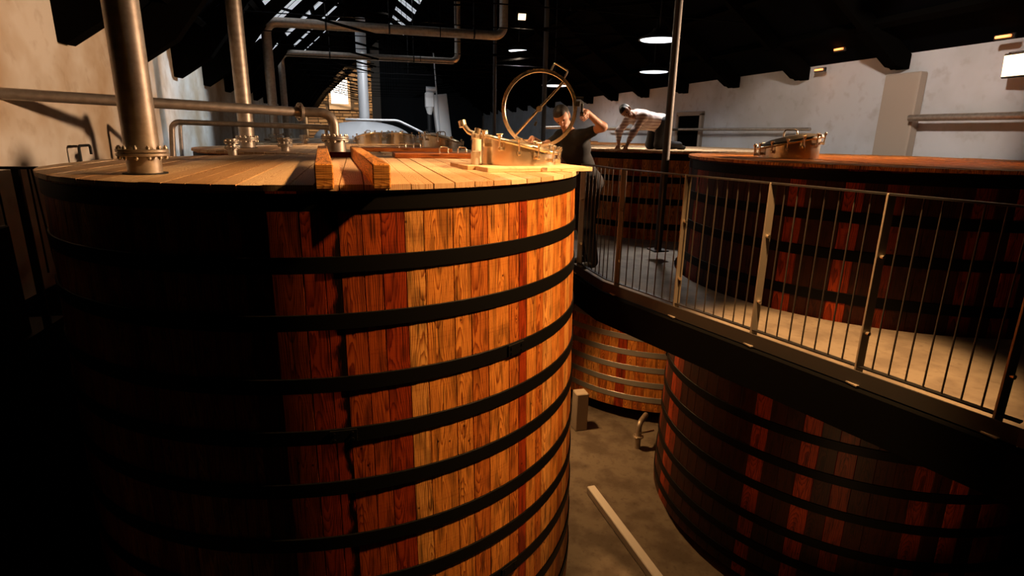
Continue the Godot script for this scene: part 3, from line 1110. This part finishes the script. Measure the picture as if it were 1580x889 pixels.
			for q in [["l", 0.45], ["r", 0.45], ["l", 0.72], ["r", 0.72]]:
				b = MB.new()
				var p := slope_pt(q[0], q[1], -0.2)
				var f: float = 7.0
				var tx: float = lerpf(RIDGE_X, p.x, 0.35)
				b.bar(Vector3(p.x, p.y, 0), Vector3(tx, f if q[1] > 0.6 else f + 1.6, 0), 0.05, 0.05, Vector3.BACK)
				put("strut", b, M.timber, t)
			b = MB.new()
			b.cyl(Vector3(RIDGE_X, RIDGE_Y - 0.3, 0), Vector3(RIDGE_X, 7.0, 0), 0.011, 6)
			put("king_rod", b, M.rod, t)
		else:
			t = proto.duplicate()
			t.name = numbered(self, "roof_truss")
			add_child(t, true)
		t.position = Vector3(0, 0, z)
	for s in ["l", "r"]:
		for q in [0.03, 0.3, 0.44, 0.60, 0.77, 0.90]:
			b = MB.new()
			slope_box(b, s, q - 0.007, q + 0.007, ZF, ZN, -0.16, -0.04)
			var o := struct("roof_purlin", b, M.timber)
			tag(o, "long dark purlin along the %s roof slope" % ("left" if s == "l" else "right"), "beam", "purlins of the %s roof slope" % ("left" if s == "l" else "right"))

func build_vats() -> void:
	# staves of the nearest vat in plain view: left edge (degrees round the vat), tone, grain
	var front := [[-40.0, "mid", 1], [-35.5, "red", 2], [-31.5, "mid", 3], [-27.0, "gold", 0], [-22.8, "mid", 4], [-17.2, "mid", 0], [-13.4, "dark", 1], [-9.6, "rust", 2], [-4.9, "red", 5], [-1.7, "red", 6], [0.7, "rust", 3],
		[4.2, "rust", 0], [7.1, "red", 5], [10.9, "light", 1], [14.1, "gold", 2], [19.3, "gold", 3], [22.7, "mid", 5], [26.4, "gold", 0], [31.5, "mid", 4], [34.3, "red", 1], [36.7, "gold", 2], [40.1, "mid", 3],
		[42.6, "light", 5], [47.0, "gold", 0], [51.4, "mid", 1], [55.0, "light", 2], [59.5, "mid", 4], [63.5, "gold", 5], [68.0, "mid", 0], [72.0, "gold", 3], [76.0, "mid", 1]]
	vat(Vector3(-0.148, 0, -5.612), LID, "nearest large wooden washback with black hoops, filling the middle of the picture", front, [M.hoop], true)
	vat(Vector3(-0.25, 0, -10.26), LID, "washback directly behind the nearest one, a trapdoor on its lid", [], [M.hoop])
	vat(Vector3(-0.40, 0, -14.9), LID, "third washback of the left row, under the long overhead pipe", [], [M.hoop])
	vat(Vector3(-0.50, 0, -19.5), LID, "last washback of the left row, in front of the steel dome", [], [M.hoop])
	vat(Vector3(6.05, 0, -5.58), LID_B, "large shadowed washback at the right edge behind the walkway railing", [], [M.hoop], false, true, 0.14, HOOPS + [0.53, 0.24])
	vat(Vector3(5.9, 0, -10.22), LID_B, "right row washback with pale lower hoops seen below the walkway", [], [M.hoop, M.hoop, M.hoop, M.hoop, M.galv], false, false, 0.25, [4.60, 4.235, 3.885, 3.48, 3.13, 2.76, 2.355, 2.08, 1.80, 1.52, 1.24, 0.96, 0.68, 0.40])
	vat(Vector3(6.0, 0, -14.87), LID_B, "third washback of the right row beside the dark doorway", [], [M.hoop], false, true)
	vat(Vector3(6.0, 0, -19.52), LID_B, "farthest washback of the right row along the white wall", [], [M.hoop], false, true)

func build_pipes() -> void:
	riser(Vector3(-1.36, LID, -4.36), 0.102, [Vector3(-1.36, 8.9, -4.36)], "thick steel pipe rising from the front left of the nearest lid")
	riser(Vector3(-1.667, LID, -10.19), 0.115, [Vector3(-1.667, 8.4, -10.19)], "tall steel pipe on the second lid, right of the front left pipe")
	riser(Vector3(-1.78, LID, -14.6), 0.105, [Vector3(-1.78, 7.28, -14.6), Vector3(3.64, 7.28, -14.6), Vector3(3.64, 9.3, -14.6)], "steel pipe that crosses overhead, the nearer and higher of two", [Vector3(-0.5, 7.28, -14.6), Vector3(0.9, 7.28, -14.6), Vector3(2.9, 7.28, -14.6)])
	riser(Vector3(-2.0, LID, -19.2), 0.095, [Vector3(-2.0, 7.17, -19.2), Vector3(3.29, 7.17, -19.2), Vector3(3.29, 9.3, -19.2)], "steel pipe that crosses overhead, the farther and lower of two", [Vector3(-0.6, 7.17, -19.2), Vector3(1.9, 7.17, -19.2)])
	# filling pipe onto the nearest lid
	var o := Vector3(-0.235, LID, -7.45)
	var t := thing("filling_pipe", "horizontal steel filling pipe with an elbow, ending between the lid beams", "pipe", o)
	var b := MB.new()
	b.cyl(Vector3.ZERO, Vector3(0, 0.19, 0), 0.125, 28)
	put("nozzle", b, M.steel, t)
	flange(t, Vector3(0, 0.205, 0), Vector3.UP, 0.10, 0.165, 12, M.steel)
	b = MB.new()
	b.tube(bend([Vector3(0, 0.22, 0), Vector3(0, 0.495, 0), Vector3(-0.38, 0.50, 0)], 0.15, 10), 0.056, 24)
	put("elbow", b, M.steel, t)
	var j := Vector3(-0.38, 0.50, 0)
	var wallp := Vector3(XL + 0.005, 5.262, -6.25) - o
	flange(t, j, wallp - j, 0.05, 0.105, 8, M.steel)
	b = MB.new()
	b.tube([j, wallp], 0.052, 24)
	put("tube", b, M.steel, t)
	# water pipes that loop up behind the lids
	thin_pipe("water_pipe", [Vector3(-2.32, 3.9, -8.3), Vector3(-2.215, 5.065, -8.3), Vector3(-0.28, 5.03, -8.3), Vector3(-0.28, 4.71, -8.3)], 0.034, "thin steel pipe looping up just behind the nearest lid", M.steel)
	thin_pipe("water_pipe", [Vector3(-2.93, 4.2, -11.25), Vector3(-2.88, 5.09, -11.25), Vector3(-0.5, 5.06, -11.25), Vector3(-0.5, 4.71, -11.25)], 0.032, "thin steel pipe looping over the second lid", M.steel)
	thin_pipe("water_pipe", [Vector3(-2.9, 4.2, -15.9), Vector3(-2.9, 5.10, -15.9), Vector3(-0.5, 5.08, -15.9), Vector3(-0.5, 4.71, -15.9)], 0.032, "thin steel pipe looping over the third lid", M.steel)
	# short nozzles with clamps on the lids
	for q in [[Vector3(-1.36, LID, -7.28), 0.06, "short clamped nozzle at the back left of the nearest lid"], [Vector3(-0.95, LID, -8.75), 0.075, "short flanged nozzle on the second lid, beside the filling pipe"], [Vector3(-1.05, LID, -13.3), 0.075, "short flanged nozzle on the third lid"]]:
		var n := thing("lid_nozzle", q[2], "nozzle", q[0], "short nozzles on the lids")
		b = MB.new()
		b.cyl(Vector3.ZERO, Vector3(0, 0.17, 0), q[1] * 0.8, 20)
		put("neck", b, M.steel, n)
		flange(n, Vector3(0, 0.085, 0), Vector3.UP, q[1] * 0.8, q[1] * 1.35, 8, M.steel)
		flange(n, Vector3(0, 0.15, 0), Vector3.UP, q[1] * 0.8, q[1] * 1.35, 8, M.steel)
		b = MB.new()
		b.lathe([Vector2(0, 0.17), Vector2(q[1], 0.17), Vector2(q[1], 0.185), Vector2(0, 0.185)], Transform3D.IDENTITY, 20)
		put("cap", b, M.steel, n)
	# small hooked tap pipe on the left wall side
	t = thin_pipe("tap_pipe", [Vector3(-3.0, 4.45, -7.30), Vector3(-2.88, 4.45, -7.30), Vector3(-2.88, 4.79, -7.30), Vector3(-2.88, 4.79, -7.58), Vector3(-2.88, 4.69, -7.58)], 0.014, "small black hooked hose tap beside the left wall", M.darkiron)
	# pipes along the right wall
	for q in [[[Vector3(8.2, 5.16, -18.5), Vector3(8.2, 5.16, -9.2)], 0.03, "long thin brown pipe along the right wall beyond the dark doorway"], [[Vector3(8.15, 5.32, -7.15), Vector3(8.15, 5.32, -4.6)], 0.05, "short thick brown pipe on the right wall at the right edge"]]:
		thin_pipe("wall_pipe", q[0], q[1], q[2], M.steel, "pipes along the right wall")
	for q in [[Vector3(4.85, LID_B, -13.5), "left"], [Vector3(5.5, LID_B, -13.3), "right"]]:
		t = thin_pipe("water_pipe", [q[0], q[0] + Vector3(0, 0.38, 0), q[0] + Vector3(0.0 if q[1] == "left" else 2.6, 0.38, -0.4 if q[1] == "right" else -1.6)], 0.03, "thin looped pipe on the third right lid, the %s of two" % q[1], M.steel)

func build_walkway() -> void:
	# slab with round openings for the vats
	var c := CSGCombiner3D.new()
	c.name = numbered(self, "floor")
	var sl := CSGPolygon3D.new()
	sl.name = "slab"
	sl.polygon = PackedVector2Array([Vector2(2.38, 30.0), Vector2(2.38, 5.2), Vector2(3.3, 1.9), Vector2(3.3, 0.0), Vector2(XR, 0.0), Vector2(XR, 30.0)])
	sl.depth = 0.12
	sl.rotation.x = -PI / 2
	sl.position.y = DECK - 0.12
	c.add_child(sl, true)
	for p in [Vector2(6.05, -5.58), Vector2(5.9, -10.22), Vector2(6.0, -14.87), Vector2(6.0, -19.52)]:
		var h := CSGCylinder3D.new()
		h.name = numbered(c, "vat_opening")
		h.operation = CSGShape3D.OPERATION_SUBTRACTION
		h.radius = 2.26
		h.height = 1.0
		h.sides = 72
		h.position = Vector3(p.x, DECK - 0.06, p.y)
		c.add_child(h, true)
	sl.material = M.deck
	c.set_meta("kind", "structure")
	tag(c, "raised walkway floor between the two rows of vats", "walkway")
	add_child(c)
	var edge := [Vector3(2.36, DECK, -30.0), Vector3(2.36, DECK, -5.2), Vector3(3.28, DECK, -1.9), Vector3(3.28, DECK, 0.0)]
	for i in 3:
		var b := MB.new()
		var a: Vector3 = edge[i] + Vector3(0, -0.16, 0)
		var e: Vector3 = edge[i + 1] + Vector3(0, -0.16, 0)
		b.bar(a, e, 0.30, 0.09, Vector3.UP)
		var o := struct("walkway_beam", b, M.rod)
		tag(o, "dark steel edge beam of the walkway, " + ["the far straight length", "the slanted length in view", "the length nearest the viewer"][i], "beam")
		b = MB.new()
		b.bar(edge[i] + Vector3(0.02, 0.05, 0), edge[i + 1] + Vector3(0.02, 0.05, 0), 0.10, 0.012, Vector3.UP)
		put("toe_board", b, M.poststeel, o)
	# railing along the edge
	var P := func(s: float) -> Vector3:      # s counts metres from the bend, towards the viewer
		if s < 0.0:
			return Vector3(2.42, DECK, -5.2 + s)
		return Vector3(2.42, DECK, -5.2) + Vector3(0.92, 0, 3.3).normalized() * s
	var t := thing("railing", "black steel bar railing with pale flat posts along the walkway edge", "railing", P.call(0.0))
	var o0: Vector3 = P.call(0.0)
	var posts := [-0.78, 0.15, 0.95, 1.75, 2.55, 3.3]
	for s in posts:
		var b := MB.new()
		var p: Vector3 = P.call(s) - o0
		b.box(p + Vector3(0, 0.62, 0), Vector3(0.055, 1.24, 0.016), Basis(Vector3.UP, -0.2), 0.002)
		b.box(p + Vector3(0, 0.006, 0), Vector3(0.11, 0.012, 0.11), Basis.IDENTITY, 0.002)
		var po := put("post", b, M.railsteel, t)
		for h in [0.35, 0.85]:
			b = MB.new()
			b.cyl(p + Vector3(0, h, 0.006), p + Vector3(0, h, 0.03), 0.014, 8)
			put("bolt", b, M.bright, po)
	for h in [[1.235, 0.045, 0.012], [0.12, 0.04, 0.010]]:
		var b := MB.new()
		var a: Vector3 = P.call(-0.78) - o0 + Vector3(0, h[0], 0)
		var m: Vector3 = P.call(0.0) - o0 + Vector3(0, h[0], 0)
		var e: Vector3 = P.call(3.4) - o0 + Vector3(0, h[0], 0)
		b.bar(a, m, h[1], h[2], Vector3.RIGHT)
		b.bar(m, e, h[1], h[2], Vector3.RIGHT)
		put("rail", b, M.railpaint, t)
	var s := -0.70
	while s < 3.3:
		var b := MB.new()
		var p: Vector3 = P.call(s) - o0
		b.cyl(p + Vector3(0, 0.12, 0), p + Vector3(0, 1.235, 0), 0.0055, 8)
		put("bar", b, M.barsteel, t)
		s += 0.098
	# gate between the nearest vat and the left wall
	t = thing("railing", "short black railing between the left wall and the nearest vat", "railing", Vector3(-2.95, 3.6, -5.05))
	var b := MB.new()
	b.box(Vector3(0.32, 1.095, 0), Vector3(0.7, 0.02, 0.04), Basis.IDENTITY, 0.003)
	put("rail", b, M.railpaint, t)
	b = MB.new()
	b.box(Vector3(0.53, 0.4, 0), Vector3(0.05, 1.4, 0.03), Basis.IDENTITY, 0.003)
	put("post", b, M.railpaint, t)
	for q in [[0.40, 0.40], [0.607, 0.607], [0.63, 0.665], [0.2, 0.2]]:
		b = MB.new()
		b.cyl(Vector3(q[0], 1.09, 0), Vector3(q[1], 0.3, 0), 0.007, 8)
		put("bar", b, M.railpaint, t)
	t = thing("cabinet", "black metal cabinet standing low against the left wall", "cabinet", Vector3(-2.73, 3.45, -4.75))
	b = MB.new()
	b.box(Vector3(0, 0.42, 0), Vector3(0.5, 0.84, 0.4), Basis.IDENTITY, 0.01)
	put("housing", b, M.darkiron, t)
	b = MB.new()
	b.box(Vector3(0, 0.42, 0.205), Vector3(0.44, 0.76, 0.015), Basis.IDENTITY, 0.004)
	put("door", b, M.railpaint, t)
	b = MB.new()
	b.box(Vector3(-2.72, DECK - 0.06, -4.6), Vector3(0.55, 0.12, 1.6))
	struct("floor", b, M.darkiron, "dark strip of platform along the left wall")
	# ground floor kerb and valve
	b = MB.new()
	b.bar(Vector3(3.02, 0.06, -6.6), Vector3(3.18, 0.06, -3.2), 0.12, 0.12, Vector3.UP, 0.01)
	tag(put("floor_kerb", b, M.whitepaint), "white painted kerb on the ground floor below the walkway", "kerb")
	t = thing("outlet_valve", "outlet valve with a lever handle at the foot of the pale-hooped vat", "valve", Vector3(4.25, 0.0, -7.55))
	b = MB.new()
	b.tube(bend([Vector3(0.25, 0.45, -0.25), Vector3(0.0, 0.45, 0.0), Vector3(0, 0.0, 0.0)], 0.09, 6), 0.045, 16)
	put("tube", b, M.steel, t)
	flange(t, Vector3(0, 0.22, 0), Vector3.UP, 0.045, 0.085, 6, M.steel)
	b = MB.new()
	b.bar(Vector3(0, 0.30, 0.05), Vector3(0.24, 0.34, 0.07), 0.03, 0.012, Vector3.UP)
	put("lever", b, M.bright, t)
	b = MB.new()
	b.box(Vector3(3.55, 0.35, -8.4), Vector3(0.22, 0.7, 0.22), Basis.IDENTITY, 0.015)
	tag(put("plinth", b, M.pilaster), "pale concrete plinth under the pale-hooped vat", "plinth")

func u_handle(parent: Node, at: Vector3, w: float, h: float) -> void:
	var b := MB.new()
	b.tube(bend([at + Vector3(-w / 2, 0, 0), at + Vector3(-w / 2, h, 0), at + Vector3(w / 2, h, 0), at + Vector3(w / 2, 0, 0)], minf(w, h) * 0.4, 5), 0.009, 10)
	put("handle", b, M.bright, parent)

func build_lid_things() -> void:
	var b: MB
	# board the open hatch sits on
	var t := thing("hatch_board", "pale plank board under the open round hatch on the nearest lid", "board", Vector3(1.40, LID, -4.96))
	t.rotation.y = 0.12
	var x := -0.60
	for i in 3:
		var d: float = [0.30, 0.28, 0.26][i]
		b = MB.new()
		b.box(Vector3(-0.04 * i, 0.018, 0.32 - 0.29 * i), Vector3([0.94, 1.0, 0.9][i], 0.036, d), Basis.IDENTITY, 0.004)
		put("plank", b, M["lid%d" % i], t)
	b = MB.new()
	b.box(Vector3(0.02, 0.02, 0.475), Vector3(0.05, 0.03, 0.012), Basis.IDENTITY, 0.003)
	put("latch", b, M.bright, t)
	# the open hatch
	var c := Vector3(1.40, LID + 0.036, -5.02)
	t = manway(c, 0.335, "open round steel hatch with a standing ring door on the nearest lid", -0.25, true)
	# ring door stands upright beyond the neck, facing the viewer
	var rc := Vector3(1.688, 5.225, -5.35)
	var face := (Vector3(0, 5.0045, 0) - rc)
	face = (face * Vector3(1, 0.6, 1) + Vector3(-0.6, 0, 0.3)).normalized()
	var xa := Vector3.UP.cross(face).normalized()
	var inv := t.transform.affine_inverse()
	var xf := inv * Transform3D(Basis(xa, face.cross(xa), face) * Basis(Vector3.RIGHT, PI / 2), rc)
	var R := 0.338
	b = MB.new()
	b.lathe([Vector2(R - 0.016, -0.028), Vector2(R + 0.006, -0.028), Vector2(R + 0.010, -0.024), Vector2(R + 0.010, 0.0), Vector2(R + 0.016, 0.0), Vector2(R + 0.018, 0.012), Vector2(R - 0.014, 0.014), Vector2(R - 0.018, 0.008)], xf, 64, false, true)
	var ring := put("ring_door", b, M.bright, t)
	var W := func(u: float, v: float, w: float) -> Vector3: return inv * (rc + xa * u + face.cross(xa) * v + face * w)
	b = MB.new()
	b.tube([W.call(-0.225, -0.245, 0.0), W.call(0.225, 0.245, 0.0)], 0.0125, 12)
	put("cross_bar", b, M.bright, ring)
	b = MB.new()
	b.cyl(W.call(0, 0, -0.03), W.call(0, 0, 0.035), 0.026, 16)
	put("hub", b, M.bright, ring)
	b = MB.new()
	var ch := []
	for i in 7:
		ch.append(W.call(0.005 - 0.03 * sin(i * 0.4), -0.02 * i, 0.03))
	b.tube(ch, 0.0025, 6)
	b.box(W.call(-0.028, -0.135, 0.03), Vector3(0.022, 0.04, 0.012), Basis(Vector3.BACK, -0.4), 0.003)
	put("chain_tag", b, M.rubber, ring)
	b = MB.new()
	b.tube(bend([W.call(0.095, 0.325, 0.0), W.call(0.13, 0.405, 0.0), W.call(0.255, 0.335, 0.0), W.call(0.215, 0.25, 0.0)], 0.018, 5), 0.008, 10)
	put("handle", b, M.bright, ring)
	b = MB.new()
	b.box(W.call(0.36, 0.05, 0.0), Vector3(0.05, 0.10, 0.05), xf.basis, 0.006)
	b.cyl(W.call(0.33, 0.10, 0.0), W.call(0.41, 0.10, 0.0), 0.012, 10)
	b.cyl(W.call(0.40, -0.03, 0.02), W.call(0.40, 0.05, 0.02), 0.012, 10)
	b.cyl(W.call(0.385, -0.04, 0.02), W.call(0.415, -0.04, 0.02), 0.02, 10)
	put("catch", b, M.darkiron, ring)
	b = MB.new()
	b.box(W.call(0.06, -0.36, -0.02), Vector3(0.22, 0.07, 0.06), xf.basis, 0.008)
	b.cyl(W.call(-0.08, -0.37, -0.02), W.call(0.20, -0.37, -0.02), 0.018, 12)
	put("hinge", b, M.bright, t)
	# sight tube on the left of the neck
	t = thing("sight_tube", "upright pale steel tube with a valve on top, left of the open hatch", "valve", Vector3(1.0, LID + 0.036, -4.90))
	b = MB.new()
	b.lathe([Vector2(0, 0), Vector2(0.052, 0), Vector2(0.050, 0.11), Vector2(0.044, 0.115), Vector2(0.040, 0.21), Vector2(0.0, 0.21)], Transform3D.IDENTITY, 24)
	put("tube", b, M.whitepaint, t)
	b = MB.new()
	b.box(Vector3(0, 0.235, 0), Vector3(0.09, 0.05, 0.06), Basis(Vector3.UP, 0.4), 0.01)
	b.cyl(Vector3(0, 0.25, 0), Vector3(0.01, 0.30, 0), 0.028, 16)
	put("valve_body", b, M.bright, t)
	b = MB.new()
	b.tube([Vector3(0, 0.24, 0), Vector3(-0.06, 0.27, -0.05), Vector3(-0.10, 0.33, -0.10)], 0.022, 12)
	b.cyl(Vector3(-0.10, 0.31, -0.10), Vector3(-0.11, 0.36, -0.11), 0.034, 12)
	put("spout", b, M.bright, t)
	# trapdoors
	for q in [[Vector3(0.92, LID, -7.02), 0.98, 0.52, "red-brown trapdoor board with two handles at the back of the nearest lid", 0.20], [Vector3(0.75, LID, -9.15), 1.35, 0.6, "red-brown trapdoor board with two handles on the second lid", 0.05]]:
		t = thing("trapdoor", q[3], "trapdoor", q[0], "trapdoors on the lids")
		b = MB.new()
		b.box(Vector3(0, 0.028, 0), Vector3(q[1], 0.056, q[2]), Basis.IDENTITY, 0.005)
		put("board", b, M.mid1, t)
		for s in [-0.11, 0.11]:
			u_handle(t, Vector3(q[4] + s, 0.056, 0.1), 0.10, 0.07)
	# hatches on the lids behind
	var n := 0
	for q in [[Vector3(1.42, LID, -9.95), 0.33, "steel hatch ringed with bolts on the second lid"], [Vector3(1.05, LID, -14.2), 0.34, "steel hatch ringed with bolts on the third lid"], [Vector3(0.30, LID, -13.9), 0.30, "smaller steel hatch left of the bolted hatch on the third lid"],
			[Vector3(1.75, LID, -15.2), 0.34, "steel hatch at the right side of the third lid"], [Vector3(1.0, LID, -18.6), 0.34, "steel hatch on the last lid before the steel dome"]]:
		t = manway(q[0], q[1], q[2], 0.3 + n, false)
		b = MB.new()
		b.lathe([Vector2(0, 0.05), Vector2(q[1] * 0.6, 0.04), Vector2(q[1] + 0.01, 0.0), Vector2(q[1] + 0.01, -0.02), Vector2(0, -0.02)], Transform3D(Basis(Vector3.BACK, -0.22), Vector3(0, 0.19, 0)), 32)
		put("cover", b, M.steel, t)
		u_handle(t, Vector3(0, 0.22, 0), 0.14, 0.08)
		n += 1
	# hatch on the near right lid
	t = manway(Vector3(4.95, LID_B, -5.85), 0.33, "bright steel hatch with a dark cover on the near right lid", 2.4, true)
	b = MB.new()
	b.lathe([Vector2(0, 0.06), Vector2(0.2, 0.045), Vector2(0.35, 0.0), Vector2(0.35, -0.02), Vector2(0, -0.02)], Transform3D(Basis(Vector3.BACK, -0.22), Vector3(0, 0.20, 0)), 32)
	put("cover", b, M.darkiron, t)
	u_handle(t, Vector3(0, 0.24, 0), 0.14, 0.08)

func build_far_things() -> void:
	var b: MB
	# domed steel vessel at the far end
	var c := Vector3(0.35, 0, -24.5)
	var t := thing("mash_tun", "domed stainless steel vessel at the far end below the gable", "vessel", c)
	b = MB.new()
	b.lathe([Vector2(0, 0.3), Vector2(1.92, 0.3), Vector2(1.92, 4.55), Vector2(1.97, 4.56), Vector2(1.97, 4.62), Vector2(1.92, 4.63)], Transform3D.IDENTITY, 64)
	put("shell", b, M.satin, t)
	b = MB.new()
	var prof := []
	for i in 13:
		var a := PI / 2 * i / 12.0
		prof.append(Vector2(1.92 * cos(a) + (0.0001), 4.63 + 0.72 * sin(a)))
	b.lathe(prof, Transform3D.IDENTITY, 64, true)
	put("dome", b, M.satin, t)
	b = MB.new()
	b.cyl(Vector3(0.06, 5.30, 0), Vector3(0.06, 9.15, 0), 0.20, 28)
	put("vapour_pipe", b, M.satin, t)
	b = MB.new()
	b.lathe([Vector2(0.2, 0.0), Vector2(0.34, 0.0), Vector2(0.34, 0.05), Vector2(0.2, 0.05)], Transform3D(Basis.IDENTITY, Vector3(0.06, 5.36, 0)), 28)
	put("collar", b, M.satin, t)
	thin_pipe("guard_rail", [Vector3(-0.3, 5.36, -22.0), Vector3(1.55, 5.36, -22.0), Vector3(2.9, 4.72, -21.6)], 0.045, "grey pipe rail running over the front of the steel dome", M.satin)
	# conveyor tower
	t = thing("conveyor", "leaning pale sheet metal conveyor tower with a motor, right of the dome", "conveyor", Vector3(3.9, 0, -26.0))
	b = MB.new()
	b.bar(Vector3(0.12, 3.0, 0), Vector3(-0.28, 6.55, 0), 0.62, 0.5, Vector3.RIGHT, 0.02)
	put("casing", b, M.whitepaint, t)
	b = MB.new()
	b.box(Vector3(-0.72, 6.3, 0.2), Vector3(0.36, 0.62, 0.36), Basis.IDENTITY, 0.03)
	b.lathe([Vector2(0.09, -0.3), Vector2(0.18, 0.0)], Transform3D(Basis.IDENTITY, Vector3(-0.72, 6.0, 0.2)), 20)
	put("gearbox", b, M.whitepaint, t)
	b = MB.new()
	b.cyl(Vector3(-0.85, 6.72, 0.2), Vector3(-0.45, 6.72, 0.2), 0.13, 20)
	put("motor", b, M.satin, t)
	b = MB.new()
	b.cyl(Vector3(-0.74, 4.0, 0.2), Vector3(-0.74, 5.75, 0.2), 0.085, 16)
	b.lathe([Vector2(0.085, 0), Vector2(0.17, 0), Vector2(0.17, 0.06), Vector2(0.085, 0.06)], Transform3D(Basis.IDENTITY, Vector3(-0.74, 5.0, 0.2)), 20)
	put("down_pipe", b, M.darkiron, t)
	b = MB.new()
	b.cyl(Vector3(-0.28, 4.4, 0.3), Vector3(-0.52, 8.2, 0.3), 0.03, 10)
	put("conduit", b, M.satin, t)
	# posts between the rows
	for q in [[-17.04, "farthest thin steel post standing between the vat rows"], [-12.33, "middle thin steel post, behind the open ring hatch"], [-7.0, "nearest steel post, right of the person at the hatch"]]:
		t = thing("roof_post", q[1], "post", Vector3(4.0, DECK, q[0]), "steel posts between the vat rows")
		b = MB.new()
		b.cyl(Vector3(0, 0, 0), Vector3(0, 6.0 - 0.55, 0), 0.05, 16)
		put("shaft", b, M.poststeel, t)
		b = MB.new()
		b.box(Vector3(0, 0.01, 0), Vector3(0.22, 0.02, 0.22), Basis.IDENTITY, 0.003)
		put("base_plate", b, M.darkiron, t)
	# small amber lamps along the right eave and a spot under the roof
	for q in [[Vector3(8.2, 6.2, -9.2), "nearest the pilaster"], [Vector3(8.1, 6.48, -8.7), "above the nearest pair"], [Vector3(8.1, 6.3, -6.0), "close to the wall floodlight"]]:
		t = thing("bulkhead_lamp", "small amber lamp under the right eave, " + q[1], "lamp", q[0])
		b = MB.new()
		b.box(Vector3(0.03, 0, 0), Vector3(0.05, 0.07, 0.26), Basis.IDENTITY, 0.01)
		put("housing", b, M.darkiron, t)
		b = MB.new()
		b.box(Vector3(-0.005, 0, 0), Vector3(0.03, 0.035, 0.2), Basis.IDENTITY, 0.008)
		put("lens", b, M.amber, t)
		var l := OmniLight3D.new()
		l.position = Vector3(-0.06, 0, 0)
		l.omni_range = 30.0
		l.omni_attenuation = 2.0
		lamp_light(l, t, Color(1, 0.55, 0.2), 0.02, 0.05)
	floodlight(Vector3(3.40, 7.27, -12.1), Vector3(2.2, 3.0, -3.0), Color(1.0, 0.9, 0.75), 3.0, 40.0, M.warmface, "small bright spotlight under the roof beside the overhead pipe elbow", 0.14)

func build_people() -> void:
	person("person in a dark T-shirt leaning over the open round hatch", {
		"ground": DECK, "pelvis": Vector3(2.60, 4.46, -6.28), "neck": Vector3(2.30, 5.03, -6.16), "head": Vector3(2.19, 5.17, -6.10), "look": Vector3(-0.75, -0.55, 0.45),
		"sh_l": Vector3(2.36, 4.97, -5.98), "sh_r": Vector3(2.27, 4.97, -6.33),
		"el_l": Vector3(2.52, 5.08, -5.76), "wr_l": Vector3(2.27, 5.22, -5.60), "hd_l": Vector3(-0.6, 0.3, 0.5), "bk_l": Vector3(0.3, 0.9, 0.2),
		"el_r": Vector3(2.02, 4.86, -6.20), "wr_r": Vector3(1.83, 4.95, -6.02), "hd_r": Vector3(-0.6, 0.0, 0.6), "bk_r": Vector3(0, 1, 0.1),
		"kn_l": Vector3(2.58, 3.96, -6.15), "an_l": Vector3(2.66, 3.54, -6.13), "toe_l": Vector3(2.49, 3.49, -6.08),
		"kn_r": Vector3(2.60, 3.96, -6.40), "an_r": Vector3(2.72, 3.54, -6.44), "toe_r": Vector3(2.54, 3.49, -6.44)}, M.shirt, false)
	person("person in a white striped shirt kneeling forward on a right row lid", {
		"ground": LID_B, "pelvis": Vector3(5.020, 5.205, -9.100), "neck": Vector3(4.460, 5.345, -8.960), "head": Vector3(4.300, 5.365, -8.900), "look": Vector3(-0.8, -0.5, 0.35),
		"sh_l": Vector3(4.540, 5.285, -8.780), "sh_r": Vector3(4.490, 5.285, -9.160),
		"el_l": Vector3(4.360, 5.045, -8.720), "wr_l": Vector3(4.280, 4.825, -8.780), "hd_l": Vector3(-0.8, -0.05, 0.1), "bk_l": Vector3(0, 1, 0),
		"el_r": Vector3(4.320, 5.055, -9.180), "wr_r": Vector3(4.300, 4.825, -9.120), "hd_r": Vector3(-0.8, -0.05, 0.1), "bk_r": Vector3(0, 1, 0),
		"kn_l": Vector3(4.960, 4.850, -8.940), "an_l": Vector3(5.360, 4.845, -8.980), "toe_l": Vector3(5.460, 4.805, -8.980),
		"kn_r": Vector3(4.960, 4.850, -9.250), "an_r": Vector3(5.360, 4.845, -9.270), "toe_r": Vector3(5.460, 4.805, -9.270)}, M.stripes, true)
